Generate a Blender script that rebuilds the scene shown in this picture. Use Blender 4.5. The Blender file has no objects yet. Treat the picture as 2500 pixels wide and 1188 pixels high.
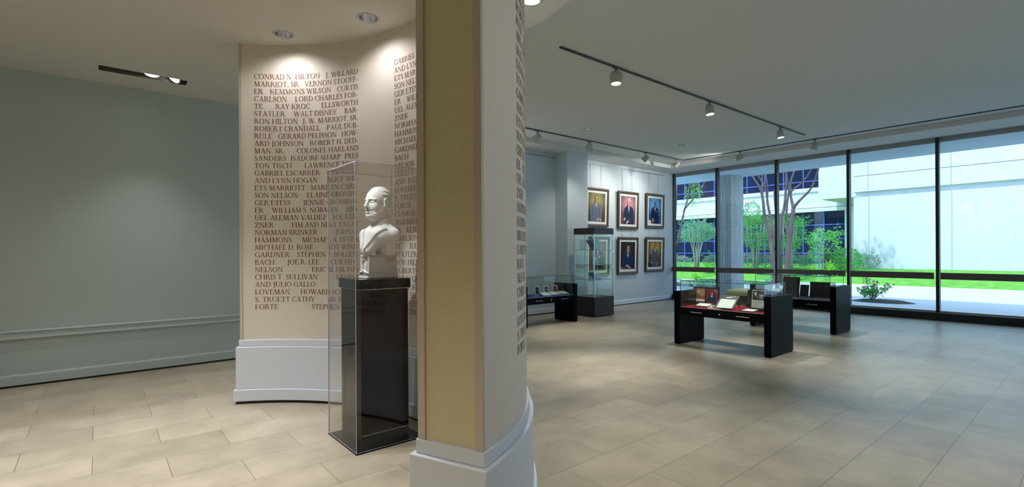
import bpy, bmesh, math, random
import numpy as np
from mathutils import Vector, Matrix

sc = bpy.context.scene
COL = sc.collection
R = math.radians
PI = math.pi

# ------------------------------------------------------------------ camera
# World axes: +X runs along the portrait wall towards the windows, +Y runs away from the camera
# along the window wall, Z up, floor at 0; the camera stands at the origin at eye height.
EYE = 1.55
cam_d = bpy.data.cameras.new('camera')
cam = bpy.data.objects.new('camera', cam_d)
COL.objects.link(cam)
cam_d.sensor_width = 36.0
cam_d.lens = 1215.0 / 2500.0 * 36.0
cam_d.shift_y = 20.0 / 2500.0
cam_d.clip_start = 0.05
cam.location = (0, 0, EYE)
cam.rotation_euler = (Matrix.Rotation(R(-39.8), 3, 'Z') @ Matrix.Rotation(R(90), 3, 'X')
                      @ Matrix.Rotation(R(-0.3), 3, 'Z')).to_euler()
sc.camera = cam

# ------------------------------------------------------------------ sky, sun, exposure
sc.view_settings.view_transform = 'Standard'
sc.view_settings.look = 'None'
sc.view_settings.exposure = 0.0
sc.view_settings.gamma = 1.0
sc.view_settings.use_curve_mapping = False
cy = sc.cycles
cy.use_denoising = True
cy.max_bounces = 10
cy.diffuse_bounces = 5
cy.glossy_bounces = 4
cy.transmission_bounces = 6
cy.transparent_max_bounces = 24
cy.sample_clamp_indirect = 4.0
cy.caustics_reflective = False
cy.caustics_refractive = False
cy.use_light_tree = True

world = bpy.data.worlds.new('sky')
sc.world = world
world.use_nodes = True
wn = world.node_tree.nodes
wl = world.node_tree.links
wn.clear()
w_out = wn.new('ShaderNodeOutputWorld')
w_bg = wn.new('ShaderNodeBackground')
w_bg.inputs['Color'].default_value = (0.40, 0.66, 1.0, 1)
w_bg.inputs['Strength'].default_value = 2.8
wl.new(w_bg.outputs[0], w_out.inputs[0])

sun_d = bpy.data.lights.new('sun', 'SUN')
sun_d.energy = 3.5
sun_d.angle = R(1.0)
sun_d.color = (0.88, 0.93, 1.0)
sun = bpy.data.objects.new('sun', sun_d)
COL.objects.link(sun)
sun.location = (0, 0, 30)
sun.rotation_euler = Vector((0.62, -0.12, -1.0)).to_track_quat('-Z', 'Y').to_euler()

LAMP = (0.99, 0.97, 0.98)        # colour of the incandescent lamps
WARM = (1.0, 0.90, 0.74)        # warm tint of the added fill spots
POOL_FILL = (1.0, 0.97, 0.85)       # tint of the gallery pool and fill spots
HALO = (1.0, 0.96, 0.90)        # colour of the halogen track heads


def spot(name, loc, aim, power, angle, color=LAMP, blend=0.6, radius=0.04, parent=None):
    d = bpy.data.lights.new(name, 'SPOT')
    d.energy = power
    d.spot_size = R(angle)
    d.spot_blend = blend
    d.shadow_soft_size = radius
    d.color = color
    o = bpy.data.objects.new(name, d)
    COL.objects.link(o)
    o.location = loc
    o.rotation_euler = (Vector(aim) - Vector(loc)).to_track_quat('-Z', 'Y').to_euler()
    if parent:
        o.parent = parent
        o.matrix_parent_inverse = Matrix.Translation(parent.location).inverted() if parent.rotation_euler[:] == (0, 0, 0) else parent.matrix_basis.inverted()
    return o


ZL = 3.72      # lower ceiling over the rotunda and the left passage
ZC = 4.12      # gallery ceiling
ZS = 4.02      # soffit along the gallery walls
# added spots without fixtures: lobby behind the camera, inside of the rotunda, gallery
for (x, y, p, a, c) in ((-1.8, 0.6, 680, 125, WARM), (-2.2, 4.4, 170, 90, LAMP), (0.15, 4.5, 450, 86, LAMP), (0.9, 3.1, 210, 84, LAMP), (0.0, 6.2, 150, 80, LAMP)):
    spot('ceiling_fill_light', (x, y, ZL - 0.02), (x, y, 0), p, a, c, 1.0, 0.08)
for (x, y, p, a, c) in ((7.1, 6.4, 430, 50, POOL_FILL), (5.3, 4.4, 460, 46, POOL_FILL), (7.6, 2.0, 350, 50, POOL_FILL), (3.7, 1.9, 280, 56, POOL_FILL), (5.2, -0.3, 270, 60, POOL_FILL),
                        (10.2, 1.6, 150, 60, POOL_FILL), (10.0, 6.0, 130, 56, POOL_FILL), (3.4, 6.6, 260, 74, POOL_FILL), (8.6, -1.0, 180, 70, POOL_FILL)):  # some stand over bright floor pools, the others are added fill
    spot('gallery_pool_fill_light', (x, y, ZC - 0.02), (x, y, 0), p, a, c, 1.0, 0.06)
spot('gallery_pool_fill_light', (3.0, -0.7, ZC - 0.02), (1.7, 1.9, 1.8), 120, 60, WARM, 1.0, 0.08)  # added warm fill for the near curved wall
spot('case_fill_light', (4.6, 0.6, ZC - 0.02), (7.65, 3.9, 0.78), 900, 15, HALO, 0.6, 0.04)  # unseen spot added to brighten the red felt case

# ------------------------------------------------------------------ materials
MATS = {}


def new_mat(name):
    m = bpy.data.materials.new(name)
    m.use_nodes = True
    nt = m.node_tree
    return m, nt, nt.nodes['Principled BSDF']


def mat(name, col, rough=0.5, metal=0.0, spec=0.5, noise=None, bump=None, emit=None, coat=0.0):
    """noise=(scale, amount[, stretch]) varies the colour, bump=(scale, strength) the surface."""
    if name in MATS:
        return MATS[name]
    m, nt, b = new_mat(name)
    b.inputs['Base Color'].default_value = (*col, 1)
    b.inputs['Roughness'].default_value = rough
    b.inputs['Metallic'].default_value = metal
    b.inputs['Specular IOR Level'].default_value = spec
    if coat:
        b.inputs['Coat Weight'].default_value = coat
        b.inputs['Coat Roughness'].default_value = 0.05
    if noise or bump:
        tc = nt.nodes.new('ShaderNodeTexCoord')
    if noise:
        n = nt.nodes.new('ShaderNodeTexNoise')
        n.inputs['Scale'].default_value = noise[0]
        n.inputs['Detail'].default_value = 6
        if len(noise) > 2:
            mp = nt.nodes.new('ShaderNodeMapping')
            mp.inputs['Scale'].default_value = noise[2]
            nt.links.new(tc.outputs['Object'], mp.inputs[0])
            nt.links.new(mp.outputs[0], n.inputs['Vector'])
        else:
            nt.links.new(tc.outputs['Object'], n.inputs['Vector'])
        r = nt.nodes.new('ShaderNodeValToRGB')
        a = noise[1]
        r.color_ramp.elements[0].position = 0.3
        r.color_ramp.elements[1].position = 0.7
        r.color_ramp.elements[0].color = (*[c * (1 - a) for c in col], 1)
        r.color_ramp.elements[1].color = (*[min(1, c * (1 + a)) for c in col], 1)
        nt.links.new(n.outputs['Fac'], r.inputs[0])
        nt.links.new(r.outputs[0], b.inputs['Base Color'])
    if bump:
        n2 = nt.nodes.new('ShaderNodeTexNoise')
        n2.inputs['Scale'].default_value = bump[0]
        n2.inputs['Detail'].default_value = 4
        nt.links.new(tc.outputs['Object'], n2.inputs['Vector'])
        bp = nt.nodes.new('ShaderNodeBump')
        bp.inputs['Strength'].default_value = bump[1]
        bp.inputs['Distance'].default_value = 0.01
        nt.links.new(n2.outputs['Fac'], bp.inputs['Height'])
        nt.links.new(bp.outputs[0], b.inputs['Normal'])
    if emit:
        b.inputs['Emission Color'].default_value = (*emit[0], 1)
        b.inputs['Emission Strength'].default_value = emit[1]
    MATS[name] = m
    return m


def glass_mat(name, tint, refl=1.0):
    """thin clear sheet: see-through with a Schlick reflection on each face"""
    m = bpy.data.materials.new(name)
    m.use_nodes = True
    nt = m.node_tree
    nt.nodes.clear()
    out = nt.nodes.new('ShaderNodeOutputMaterial')
    mix = nt.nodes.new('ShaderNodeMixShader')
    tr = nt.nodes.new('ShaderNodeBsdfTransparent')
    gl = nt.nodes.new('ShaderNodeBsdfGlossy')
    lw = nt.nodes.new('ShaderNodeLayerWeight')
    pw = nt.nodes.new('ShaderNodeMath')
    ma = nt.nodes.new('ShaderNodeMath')
    lw.inputs['Blend'].default_value = 0.5
    pw.operation = 'POWER'
    pw.inputs[1].default_value = 5.0
    ma.operation = 'MULTIPLY_ADD'
    ma.inputs[1].default_value = 0.9
    ma.inputs[2].default_value = 0.042 * refl
    gl.inputs['Roughness'].default_value = 0.0
    gl.inputs['Color'].default_value = (1, 1, 1, 1)
    tr.inputs['Color'].default_value = (*tint, 1)
    nt.links.new(lw.outputs['Facing'], pw.inputs[0])
    nt.links.new(pw.outputs[0], ma.inputs[0])
    nt.links.new(ma.outputs[0], mix.inputs[0])
    nt.links.new(tr.outputs[0], mix.inputs[1])
    nt.links.new(gl.outputs[0], mix.inputs[2])
    nt.links.new(mix.outputs[0], out.inputs[0])
    MATS[name] = m
    return m


def floor_mat():
    m, nt, b = new_mat('limestone_tiles')
    tc = nt.nodes.new('ShaderNodeTexCoord')
    mp = nt.nodes.new('ShaderNodeMapping')
    mp.inputs['Location'].default_value = (0.035, 0.04, 0)
    br = nt.nodes.new('ShaderNodeTexBrick')
    br.offset = 0.5
    br.inputs['Scale'].default_value = 1.0
    br.inputs['Brick Width'].default_value = 0.86
    br.inputs['Row Height'].default_value = 0.42
    br.inputs['Mortar Size'].default_value = 0.0022
    br.inputs['Mortar Smooth'].default_value = 0.1
    br.inputs['Bias'].default_value = 0.0
    br.inputs['Color1'].default_value = (0.41, 0.365, 0.28, 1)
    br.inputs['Color2'].default_value = (0.515, 0.462, 0.362, 1)
    br.inputs['Mortar'].default_value = (0.16, 0.14, 0.11, 1)
    n = nt.nodes.new('ShaderNodeTexNoise')
    n.inputs['Scale'].default_value = 2.6
    n.inputs['Detail'].default_value = 7
    n.inputs['Roughness'].default_value = 0.65
    r = nt.nodes.new('ShaderNodeValToRGB')
    r.color_ramp.elements[0].position = 0.3
    r.color_ramp.elements[0].color = (0.74, 0.73, 0.69, 1)
    r.color_ramp.elements[1].position = 0.75
    r.color_ramp.elements[1].color = (1.14, 1.13, 1.11, 1)
    mx = nt.nodes.new('ShaderNodeMixRGB')
    mx.blend_type = 'MULTIPLY'
    mx.inputs[0].default_value = 1.0
    nt.links.new(tc.outputs['Object'], mp.inputs[0])
    nt.links.new(mp.outputs[0], br.inputs['Vector'])
    nt.links.new(tc.outputs['Object'], n.inputs['Vector'])
    nt.links.new(n.outputs['Fac'], r.inputs[0])
    nt.links.new(br.outputs['Color'], mx.inputs[1])
    nt.links.new(r.outputs[0], mx.inputs[2])
    nt.links.new(mx.outputs[0], b.inputs['Base Color'])
    b.inputs['Roughness'].default_value = 0.34
    b.inputs['Specular IOR Level'].default_value = 0.5
    n2 = nt.nodes.new('ShaderNodeTexNoise')
    n2.inputs['Scale'].default_value = 6.0
    nt.links.new(tc.outputs['Object'], n2.inputs['Vector'])
    bp = nt.nodes.new('ShaderNodeBump')
    bp.inputs['Strength'].default_value = 0.12
    bp.inputs['Distance'].default_value = 0.02
    nt.links.new(n2.outputs['Fac'], bp.inputs['Height'])
    nt.links.new(bp.outputs[0], b.inputs['Normal'])
    MATS['floor'] = m
    return m


M_WALL = mat('painted_plaster', (0.60, 0.67, 0.69), 0.75, spec=0.25)  # blue of the daylight put into the wall colour
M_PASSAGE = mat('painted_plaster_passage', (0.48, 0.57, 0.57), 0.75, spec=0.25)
M_CEIL = mat('ceiling_paint', (0.71, 0.705, 0.67), 0.9, spec=0.15)
M_TRIM = mat('white_trim', (0.72, 0.78, 0.86), 0.45, spec=0.4)
M_PAPER = mat('cream_wallcovering', (0.80, 0.735, 0.65), 0.7, spec=0.25, noise=(260, 0.05, (1, 1, 0.35)), bump=(220, 0.08))
M_LINEN = mat('khaki_linen', (0.72, 0.66, 0.44), 0.85, spec=0.2, noise=(300, 0.10, (1, 1, 0.3)), bump=(260, 0.25))
M_EDGE = mat('taupe_edge_trim', (0.62, 0.53, 0.45), 0.5)
M_INK = mat('brown_vinyl_letters', (0.20, 0.085, 0.045), 0.6)
M_BLACK = mat('black_plinth', (0.012, 0.012, 0.012), 0.4)
M_FLOOR = floor_mat()
M_CASE = mat('black_lacquer', (0.004, 0.004, 0.006), 0.4, spec=0.05)
M_BROWN = mat('dark_brown_laminate', (0.030, 0.018, 0.016), 0.38, spec=0.4, noise=(6, 0.15, (1, 1, 0.1)))
M_PED = mat('espresso_lacquer', (0.008, 0.0045, 0.004), 0.05, spec=0.1)
M_CAP = mat('black_granite', (0.004, 0.006, 0.007), 0.06, spec=0.1)
M_CHROME = mat('chrome', (0.75, 0.77, 0.80), 0.18, metal=1.0)
M_ALU = mat('brushed_aluminium', (0.60, 0.62, 0.64), 0.35, metal=1.0)
M_GLASS = glass_mat('case_glass', (0.945, 0.985, 0.97))
M_WIN = glass_mat('window_glass', (0.95, 0.975, 1.0), 0.7)
M_ACRYL = glass_mat('acrylic', (0.975, 0.975, 0.97), 0.5)
M_GEDGE = mat('glass_edge', (0.012, 0.035, 0.032), 0.15)
M_AEDGE = mat('acrylic_edge', (0.58, 0.57, 0.78), 0.15)
M_MULL = mat('black_anodised_metal', (0.012, 0.013, 0.015), 0.4)
M_HDR = mat('grey_head_frame', (0.36, 0.38, 0.39), 0.5)
M_RAIL = mat('bronze_rail', (0.13, 0.105, 0.09), 0.5)
M_HEAD = mat('cream_metal', (0.50, 0.50, 0.43), 0.5)
M_TRACK = mat('track_metal', (0.06, 0.075, 0.095), 0.4)
M_LENS = mat('lamp_lens', (1, 1, 1), 0.3, emit=((1.0, 0.97, 0.90), 9.0))
M_STONE = mat('white_plaster_bust', (0.78, 0.775, 0.76), 0.5, spec=0.35, noise=(9, 0.03), bump=(40, 0.06))
M_WOODFR = mat('bronze_gilt_frame', (0.13, 0.10, 0.045), 0.42, spec=0.5, noise=(30, 0.2))
M_WOODDK = mat('dark_frame_edge', (0.045, 0.032, 0.016), 0.45)
M_LINER = mat('white_liner', (0.80, 0.79, 0.74), 0.7)
M_WIRE = mat('steel_wire', (0.30, 0.35, 0.45), 0.4, metal=0.6)
M_RED = mat('red_felt', (0.36, 0.012, 0.03), 0.95, spec=0.1)
M_BLUE = mat('blue_felt', (0.03, 0.06, 0.42), 0.95, spec=0.1)
M_WHITE = mat('white_paper', (0.82, 0.82, 0.80), 0.8)
M_BOARD = mat('black_board', (0.016, 0.016, 0.018), 0.5)
M_CONC = mat('pale_concrete', (0.72, 0.70, 0.70), 0.9, spec=0.2, noise=(3.0, 0.07), bump=(12, 0.3))
M_CONCD = mat('fluted_concrete', (0.56, 0.57, 0.54), 0.9, spec=0.2, noise=(5, 0.08), bump=(20, 0.4))
M_SOFF = mat('outdoor_soffit', (0.50, 0.60, 0.66), 0.9, noise=(0.7, 0.05))
M_DGLASS = mat('dark_reflecting_glass', (0.003, 0.009, 0.040), 0.03, spec=0.14, noise=(1.1, 0.6))
M_BMULL = mat('blue_window_bars', (0.08, 0.13, 0.42), 0.5)
M_BARK = mat('crape_myrtle_bark', (0.13, 0.085, 0.08), 0.8, noise=(5, 0.3, (1, 1, 0.25)), bump=(14, 0.3))
M_PAVE = mat('pebble_paving', (0.56, 0.55, 0.54), 0.9, noise=(30, 0.12))
M_SOIL = mat('bed_soil', (0.05, 0.04, 0.03), 0.95)
M_LAWN = mat('lawn_turf', (0.15, 0.38, 0.05), 0.9, spec=0.1, noise=(3.0, 0.22), bump=(40, 0.6))


def leaf_mat(name, col, tr=0.35):
    m, nt, b = new_mat(name)
    b.inputs['Base Color'].default_value = (*col, 1)
    b.inputs['Roughness'].default_value = 0.55
    t = nt.nodes.new('ShaderNodeBsdfTranslucent')
    t.inputs['Color'].default_value = (*col, 1)
    mx = nt.nodes.new('ShaderNodeMixShader')
    mx.inputs[0].default_value = tr
    out = nt.nodes['Material Output']
    nt.links.new(b.outputs[0], mx.inputs[1])
    nt.links.new(t.outputs[0], mx.inputs[2])
    nt.links.new(mx.outputs[0], out.inputs[0])
    MATS[name] = m
    return m


L_BRIGHT = leaf_mat('leaf_bright', (0.26, 0.66, 0.12))
L_MID = leaf_mat('leaf_mid', (0.17, 0.52, 0.12))
L_COOL = leaf_mat('leaf_cool', (0.24, 0.50, 0.28))
L_DARK = leaf_mat('leaf_dark', (0.04, 0.15, 0.05))
L_FERN = leaf_mat('leaf_fern', (0.32, 0.70, 0.06))
M_PINK = mat('pink_blossom', (0.75, 0.10, 0.40), 0.7)


# ------------------------------------------------------------------ mesh helpers
class MB:
    """collects verts and faces (with material slots) for ONE mesh object"""

    def __init__(self):
        self.v = []
        self.f = []
        self.m = []

    def add(self, vs, fs, mi=0):
        o = len(self.v)
        self.v += [tuple(p) for p in vs]
        for k, f in enumerate(fs):
            self.f.append([i + o for i in f])
            self.m.append(mi[k] if isinstance(mi, (list, tuple)) else mi)

    def box(self, x0, x1, y0, y1, z0, z1, mi=0, T=None):
        vs = [(x, y, z) for z in (z0, z1) for y in (y0, y1) for x in (x0, x1)]
        if T is not None:
            vs = [T @ Vector(p) for p in vs]
        # faces: bottom, top, front(-y), back(+y), left(-x), right(+x)
        self.add(vs, [(0, 2, 3, 1), (4, 5, 7, 6), (0, 1, 5, 4), (2, 6, 7, 3), (0, 4, 6, 2), (1, 3, 7, 5)], mi)

    def tube(self, pts, rad, n=8, mi=0, cap=True):
        pts = [Vector(p) for p in pts]
        rad = rad if isinstance(rad, (list, tuple)) else [rad] * len(pts)
        rings = []
        ref = None
        for i, p in enumerate(pts):
            d = (pts[min(i + 1, len(pts) - 1)] - pts[max(i - 1, 0)]).normalized()
            if ref is None:
                ref = Vector((0, 0, 1)) if abs(d.z) < 0.9 else Vector((1, 0, 0))
            a = d.cross(ref).normalized()
            b = d.cross(a).normalized()
            ref = -b if b.length else ref
            ref = b.cross(d).cross(d) * -1 if False else a.cross(d)
            rings.append([p + (a * math.cos(t) + b * math.sin(t)) * rad[i] for t in [2 * PI * k / n for k in range(n)]])
        vs = [q for r in rings for q in r]
        fs = []
        for i in range(len(pts) - 1):
            for k in range(n):
                fs.append((i * n + k, i * n + (k + 1) % n, (i + 1) * n + (k + 1) % n, (i + 1) * n + k))
        if cap:
            fs.append(tuple(range(n - 1, -1, -1)))
            fs.append(tuple((len(pts) - 1) * n + k for k in range(n)))
        self.add(vs, fs, mi)

    def lathe(self, prof, n=24, mi=0, T=None, close=False):
        """prof: list of (radius, z)"""
        vs = []
        for (r, z) in prof:
            for k in range(n):
                t = 2 * PI * k / n
                p = Vector((r * math.cos(t), r * math.sin(t), z))
                vs.append(T @ p if T is not None else p)
        fs = []
        for i in range(len(prof) - 1):
            for k in range(n):
                fs.append((i * n + k, i * n + (k + 1) % n, (i + 1) * n + (k + 1) % n, (i + 1) * n + k))
        if close:
            fs.append(tuple(range(n - 1, -1, -1)))
            fs.append(tuple((len(prof) - 1) * n + k for k in range(n)))
        self.add(vs, fs, mi)

    def ellipsoid(self, c, r, n=12, m=8, mi=0):
        vs = []
        for i in range(m + 1):
            a = PI * i / m
            for k in range(n):
                t = 2 * PI * k / n
                vs.append((c[0] + r[0] * math.sin(a) * math.cos(t), c[1] + r[1] * math.sin(a) * math.sin(t), c[2] + r[2] * math.cos(a)))
        fs = [(i * n + k, (i + 1) * n + k, (i + 1) * n + (k + 1) % n, i * n + (k + 1) % n) for i in range(m) for k in range(n)]
        self.add(vs, fs, mi)

    def build(self, name, mats, parent=None, smooth=False, bevel=0.0, local=False):
        me = bpy.data.meshes.new(name)
        me.from_pydata(self.v, [], self.f)
        mats = mats if isinstance(mats, (list, tuple)) else [mats]
        for m in mats:
            me.materials.append(m)
        if len(mats) > 1:
            me.polygons.foreach_set('material_index', self.m)
        if smooth:
            me.polygons.foreach_set('use_smooth', [True] * len(me.polygons))
        me.update()
        o = bpy.data.objects.new(name, me)
        COL.objects.link(o)
        if parent is not None:
            o.parent = parent
        if bevel:
            b = o.modifiers.new('bevel', 'BEVEL')
            b.width = bevel
            b.segments = 2
            b.limit_method = 'ANGLE'
        return o


def tag(o, label=None, cat=None, group=None, kind=None):
    if label:
        o['label'] = label
    if cat:
        o['category'] = cat
    if group:
        o['group'] = group
    if kind:
        o['kind'] = kind
    return o


def thing(name, loc, label, cat, rz=0.0, group=None):
    o = bpy.data.objects.new(name, None)
    COL.objects.link(o)
    o.location = loc
    o.rotation_euler = (0, 0, rz)
    o.empty_display_size = 0.1
    return tag(o, label, cat, group)


def struct(o):
    o['kind'] = 'structure'
    return o


def struct_box(name, x0, x1, y0, y1, z0, z1, m, parent=None, bevel=0):
    b = MB()
    b.box(x0, x1, y0, y1, z0, z1)
    o = b.build(name, m, parent, bevel=bevel)
    return o if parent else struct(o)


def pane(b, x0, x1, y0, y1, z0, z1, axis):
    """a glass sheet: slot 0 on the two large faces, slot 1 (edge) elsewhere"""
    mi = {'z': [0, 0, 1, 1, 1, 1], 'y': [1, 1, 0, 0, 1, 1], 'x': [1, 1, 1, 1, 0, 0]}[axis]
    b.box(x0, x1, y0, y1, z0, z1, mi)


def copy_tree(o, parent=None):
    c = o.copy()
    COL.objects.link(c)
    c.parent = parent
    for ch in [q for q in bpy.data.objects if q.parent == o]:
        copy_tree(ch, c)
    return c


def smooth_poly(pts, n=5):
    """closed Catmull-Rom outline"""
    out = []
    k = len(pts)
    for i in range(k):
        p0, p1, p2, p3 = [Vector((*pts[(i + j) % k], 0)) for j in (-1, 0, 1, 2)]
        for s in range(n):
            t = s / n
            q = 0.5 * ((2 * p1) + (-p0 + p2) * t + (2 * p0 - 5 * p1 + 4 * p2 - p3) * t * t + (-p0 + 3 * p1 - 3 * p2 + p3) * t ** 3)
            out.append((q.x, q.y))
    return out


# ------------------------------------------------------------------ lettering: a serif capital alphabet of flat shapes
TK, TN, SF = 0.135, 0.05, 0.045      # thick, thin, serif height


def _bar(x0, y0, x1, y1, w0, w1=None):
    w1 = w0 if w1 is None else w1
    return [(x0 - w0 / 2, y0), (x0 + w0 / 2, y0), (x1 + w1 / 2, y1), (x1 - w1 / 2, y1)]


def _hb(x0, x1, y, h=TN):
    return [(x0, y - h / 2), (x1, y - h / 2), (x1, y + h / 2), (x0, y + h / 2)]


def _serif(x, y, w=0.30):
    return [(x - w / 2, y), (x + w / 2, y), (x + w / 2, y + SF), (x - w / 2, y + SF)] if y < 0.5 else \
        [(x - w / 2, y - SF), (x + w / 2, y - SF), (x + w / 2, y), (x - w / 2, y)]


def _stem(x, w=TK, s=True):
    r = [_bar(x, 0, x, 1, w)]
    return r + [_serif(x, 0), _serif(x, 1)] if s else r


def _arc(cx, cy_, rx, ry, a0, a1, tk=TK, tn=TN, n=10):
    r = []
    for i in range(n):
        q = []
        for (t, o) in ((i, 1), (i + 1, 1), (i + 1, 0), (i, 0)):
            a = R(a0 + (a1 - a0) * t / n)
            dx, dy = (0, 0) if o else (tk, tn)
            q.append((cx + (rx - dx) * math.cos(a), cy_ + (ry - dy) * math.sin(a)))
        r.append(q)
    return r


def glyphs():
    G = {}
    G['A'] = (0.86, [_bar(0.14, 0, 0.42, 1, 0.06), _bar(0.72, 0, 0.44, 1, TK), _hb(0.22, 0.62, 0.34), _serif(0.14, 0, 0.26), _serif(0.72, 0, 0.30)])
    G['B'] = (0.72, _stem(0.16) + _arc(0.34, 0.75, 0.27, 0.25, -90, 90) + _arc(0.36, 0.26, 0.32, 0.26, -90, 90) + [_hb(0.16, 0.36, 0.975), _hb(0.16, 0.38, 0.51), _hb(0.16, 0.38, 0.025)])
    G['C'] = (0.80, _arc(0.46, 0.5, 0.42, 0.52, 48, 312) + [_bar(0.74, 0.66, 0.76, 0.98, 0.05), _bar(0.75, 0.14, 0.77, 0.26, 0.04)])
    G['D'] = (0.88, _stem(0.16) + _arc(0.38, 0.5, 0.46, 0.5, -90, 90) + [_hb(0.16, 0.40, 0.975), _hb(0.16, 0.40, 0.025)])
    G['E'] = (0.70, _stem(0.16) + [_hb(0.16, 0.62, 0.975), _hb(0.16, 0.50, 0.52), _hb(0.16, 0.64, 0.025), _bar(0.60, 0.76, 0.62, 1, 0.05), _bar(0.66, 0, 0.68, 0.27, 0.05), _bar(0.50, 0.40, 0.50, 0.64, 0.05)])
    G['F'] = (0.66, _stem(0.16) + [_hb(0.16, 0.60, 0.975), _hb(0.16, 0.48, 0.50), _bar(0.59, 0.74, 0.61, 1, 0.05), _bar(0.48, 0.38, 0.48, 0.62, 0.05)])
    G['G'] = (0.88, _arc(0.46, 0.5, 0.42, 0.52, 48, 318) + [_bar(0.74, 0.66, 0.76, 0.98, 0.05), _bar(0.74, 0.06, 0.74, 0.42, TK), _serif(0.74, 0.44, 0.30)])
    G['H'] = (0.92, _stem(0.16) + _stem(0.76) + [_hb(0.16, 0.76, 0.51)])
    G['I'] = (0.34, _stem(0.17))
    G['J'] = (0.46, [_bar(0.28, 0.0, 0.28, 1, TK), _serif(0.28, 1)] + _arc(0.12, 0.0, 0.225, 0.22, -110, 0, TK, TN, 6))
    G['K'] = (0.84, _stem(0.16) + [_bar(0.26, 0.46, 0.68, 1, 0.06), _bar(0.74, 0, 0.34, 0.56, TK), _serif(0.68, 1, 0.24), _serif(0.76, 0, 0.26)])
    G['L'] = (0.66, _stem(0.16) + [_hb(0.16, 0.60, 0.025), _bar(0.62, 0, 0.65, 0.28, 0.05)])
    G['M'] = (1.06, [_bar(0.15, 0, 0.20, 1, 0.06), _bar(0.22, 1, 0.52, 0.02, TK), _bar(0.52, 0.02, 0.84, 1, 0.06), _bar(0.90, 0, 0.86, 1, TK), _serif(0.15, 0, 0.26), _serif(0.90, 0), _serif(0.17, 1, 0.2), _serif(0.88, 1, 0.24)])
    G['N'] = (0.92, [_bar(0.16, 0, 0.16, 1, 0.06), _bar(0.16, 1, 0.76, 0, TK), _bar(0.76, 0, 0.76, 1, 0.06), _serif(0.16, 0, 0.26), _serif(0.12, 1, 0.2), _serif(0.76, 1, 0.26)])
    G['O'] = (0.92, _arc(0.46, 0.5, 0.43, 0.52, 0, 360, TK, TN, 18))
    G['P'] = (0.68, _stem(0.16) + _arc(0.34, 0.73, 0.30, 0.27, -90, 90) + [_hb(0.16, 0.36, 0.975), _hb(0.16, 0.36, 0.485)])
    G['Q'] = (0.92, _arc(0.46, 0.5, 0.43, 0.52, 0, 360, TK, TN, 18) + [_bar(0.86, -0.22, 0.50, 0.05, 0.12)])
    G['R'] = (0.82, _stem(0.16) + _arc(0.34, 0.74, 0.29, 0.26, -90, 90) + [_hb(0.16, 0.36, 0.975), _hb(0.16, 0.36, 0.505), _bar(0.74, 0, 0.42, 0.50, TK), _serif(0.76, 0, 0.2)])
    G['S'] = (0.60, _arc(0.30, 0.745, 0.235, 0.275, 40, 225, 0.11, TN, 9) + _arc(0.29, 0.255, 0.26, 0.275, -140, 45, 0.11, TN, 9) + [[(0.10, 0.60), (0.24, 0.68), (0.52, 0.42), (0.42, 0.32)], _bar(0.50, 0.70, 0.51, 0.97, 0.045), _bar(0.07, 0.03, 0.06, 0.30, 0.045)])
    G['T'] = (0.78, [_bar(0.39, 0, 0.39, 1, TK), _serif(0.39, 0), _hb(0.06, 0.72, 0.975), _bar(0.08, 0.74, 0.06, 1, 0.05), _bar(0.70, 0.74, 0.72, 1, 0.05)])
    G['U'] = (0.88, [_bar(0.17, 0.25, 0.17, 1, TK), _bar(0.72, 0.25, 0.72, 1, 0.06), _serif(0.17, 1), _serif(0.72, 1, 0.24)] + _arc(0.425, 0.27, 0.325, 0.29, 180, 360, 0.10, TN, 9))
    G['V'] = (0.84, [_bar(0.14, 1, 0.42, 0, TK), _bar(0.70, 1, 0.44, 0, 0.06), _serif(0.14, 1), _serif(0.71, 1, 0.24)])
    G['W'] = (1.18, [_bar(0.14, 1, 0.38, 0, TK), _bar(0.60, 1, 0.40, 0, 0.06), _bar(0.58, 1, 0.82, 0, TK), _bar(1.06, 1, 0.84, 0, 0.06), _serif(0.14, 1), _serif(0.58, 1, 0.24), _serif(1.06, 1, 0.22)])
    G['X'] = (0.84, [_bar(0.16, 1, 0.70, 0, TK), _bar(0.68, 1, 0.16, 0, 0.06), _serif(0.16, 1), _serif(0.68, 1, 0.24), _serif(0.16, 0, 0.24), _serif(0.70, 0)])
    G['Y'] = (0.80, [_bar(0.40, 0, 0.40, 0.46, TK), _serif(0.40, 0), _bar(0.14, 1, 0.40, 0.42, TK), _bar(0.68, 1, 0.42, 0.42, 0.06), _serif(0.14, 1), _serif(0.68, 1, 0.24)])
    G['Z'] = (0.76, [_hb(0.10, 0.66, 0.975), _hb(0.08, 0.68, 0.025), _bar(0.14, 0, 0.60, 1, TK), _bar(0.11, 0.76, 0.10, 1, 0.05), _bar(0.66, 0, 0.68, 0.26, 0.05)])
    G['.'] = (0.28, [[(0.08, 0), (0.20, 0), (0.20, 0.13), (0.08, 0.13)]])
    G[','] = (0.28, [[(0.08, 0), (0.20, 0), (0.20, 0.13), (0.08, 0.13)], [(0.14, 0), (0.20, 0), (0.10, -0.16), (0.07, -0.14)]])
    G['-'] = (0.38, [_hb(0.05, 0.32, 0.33, 0.08)])
    return G


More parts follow.
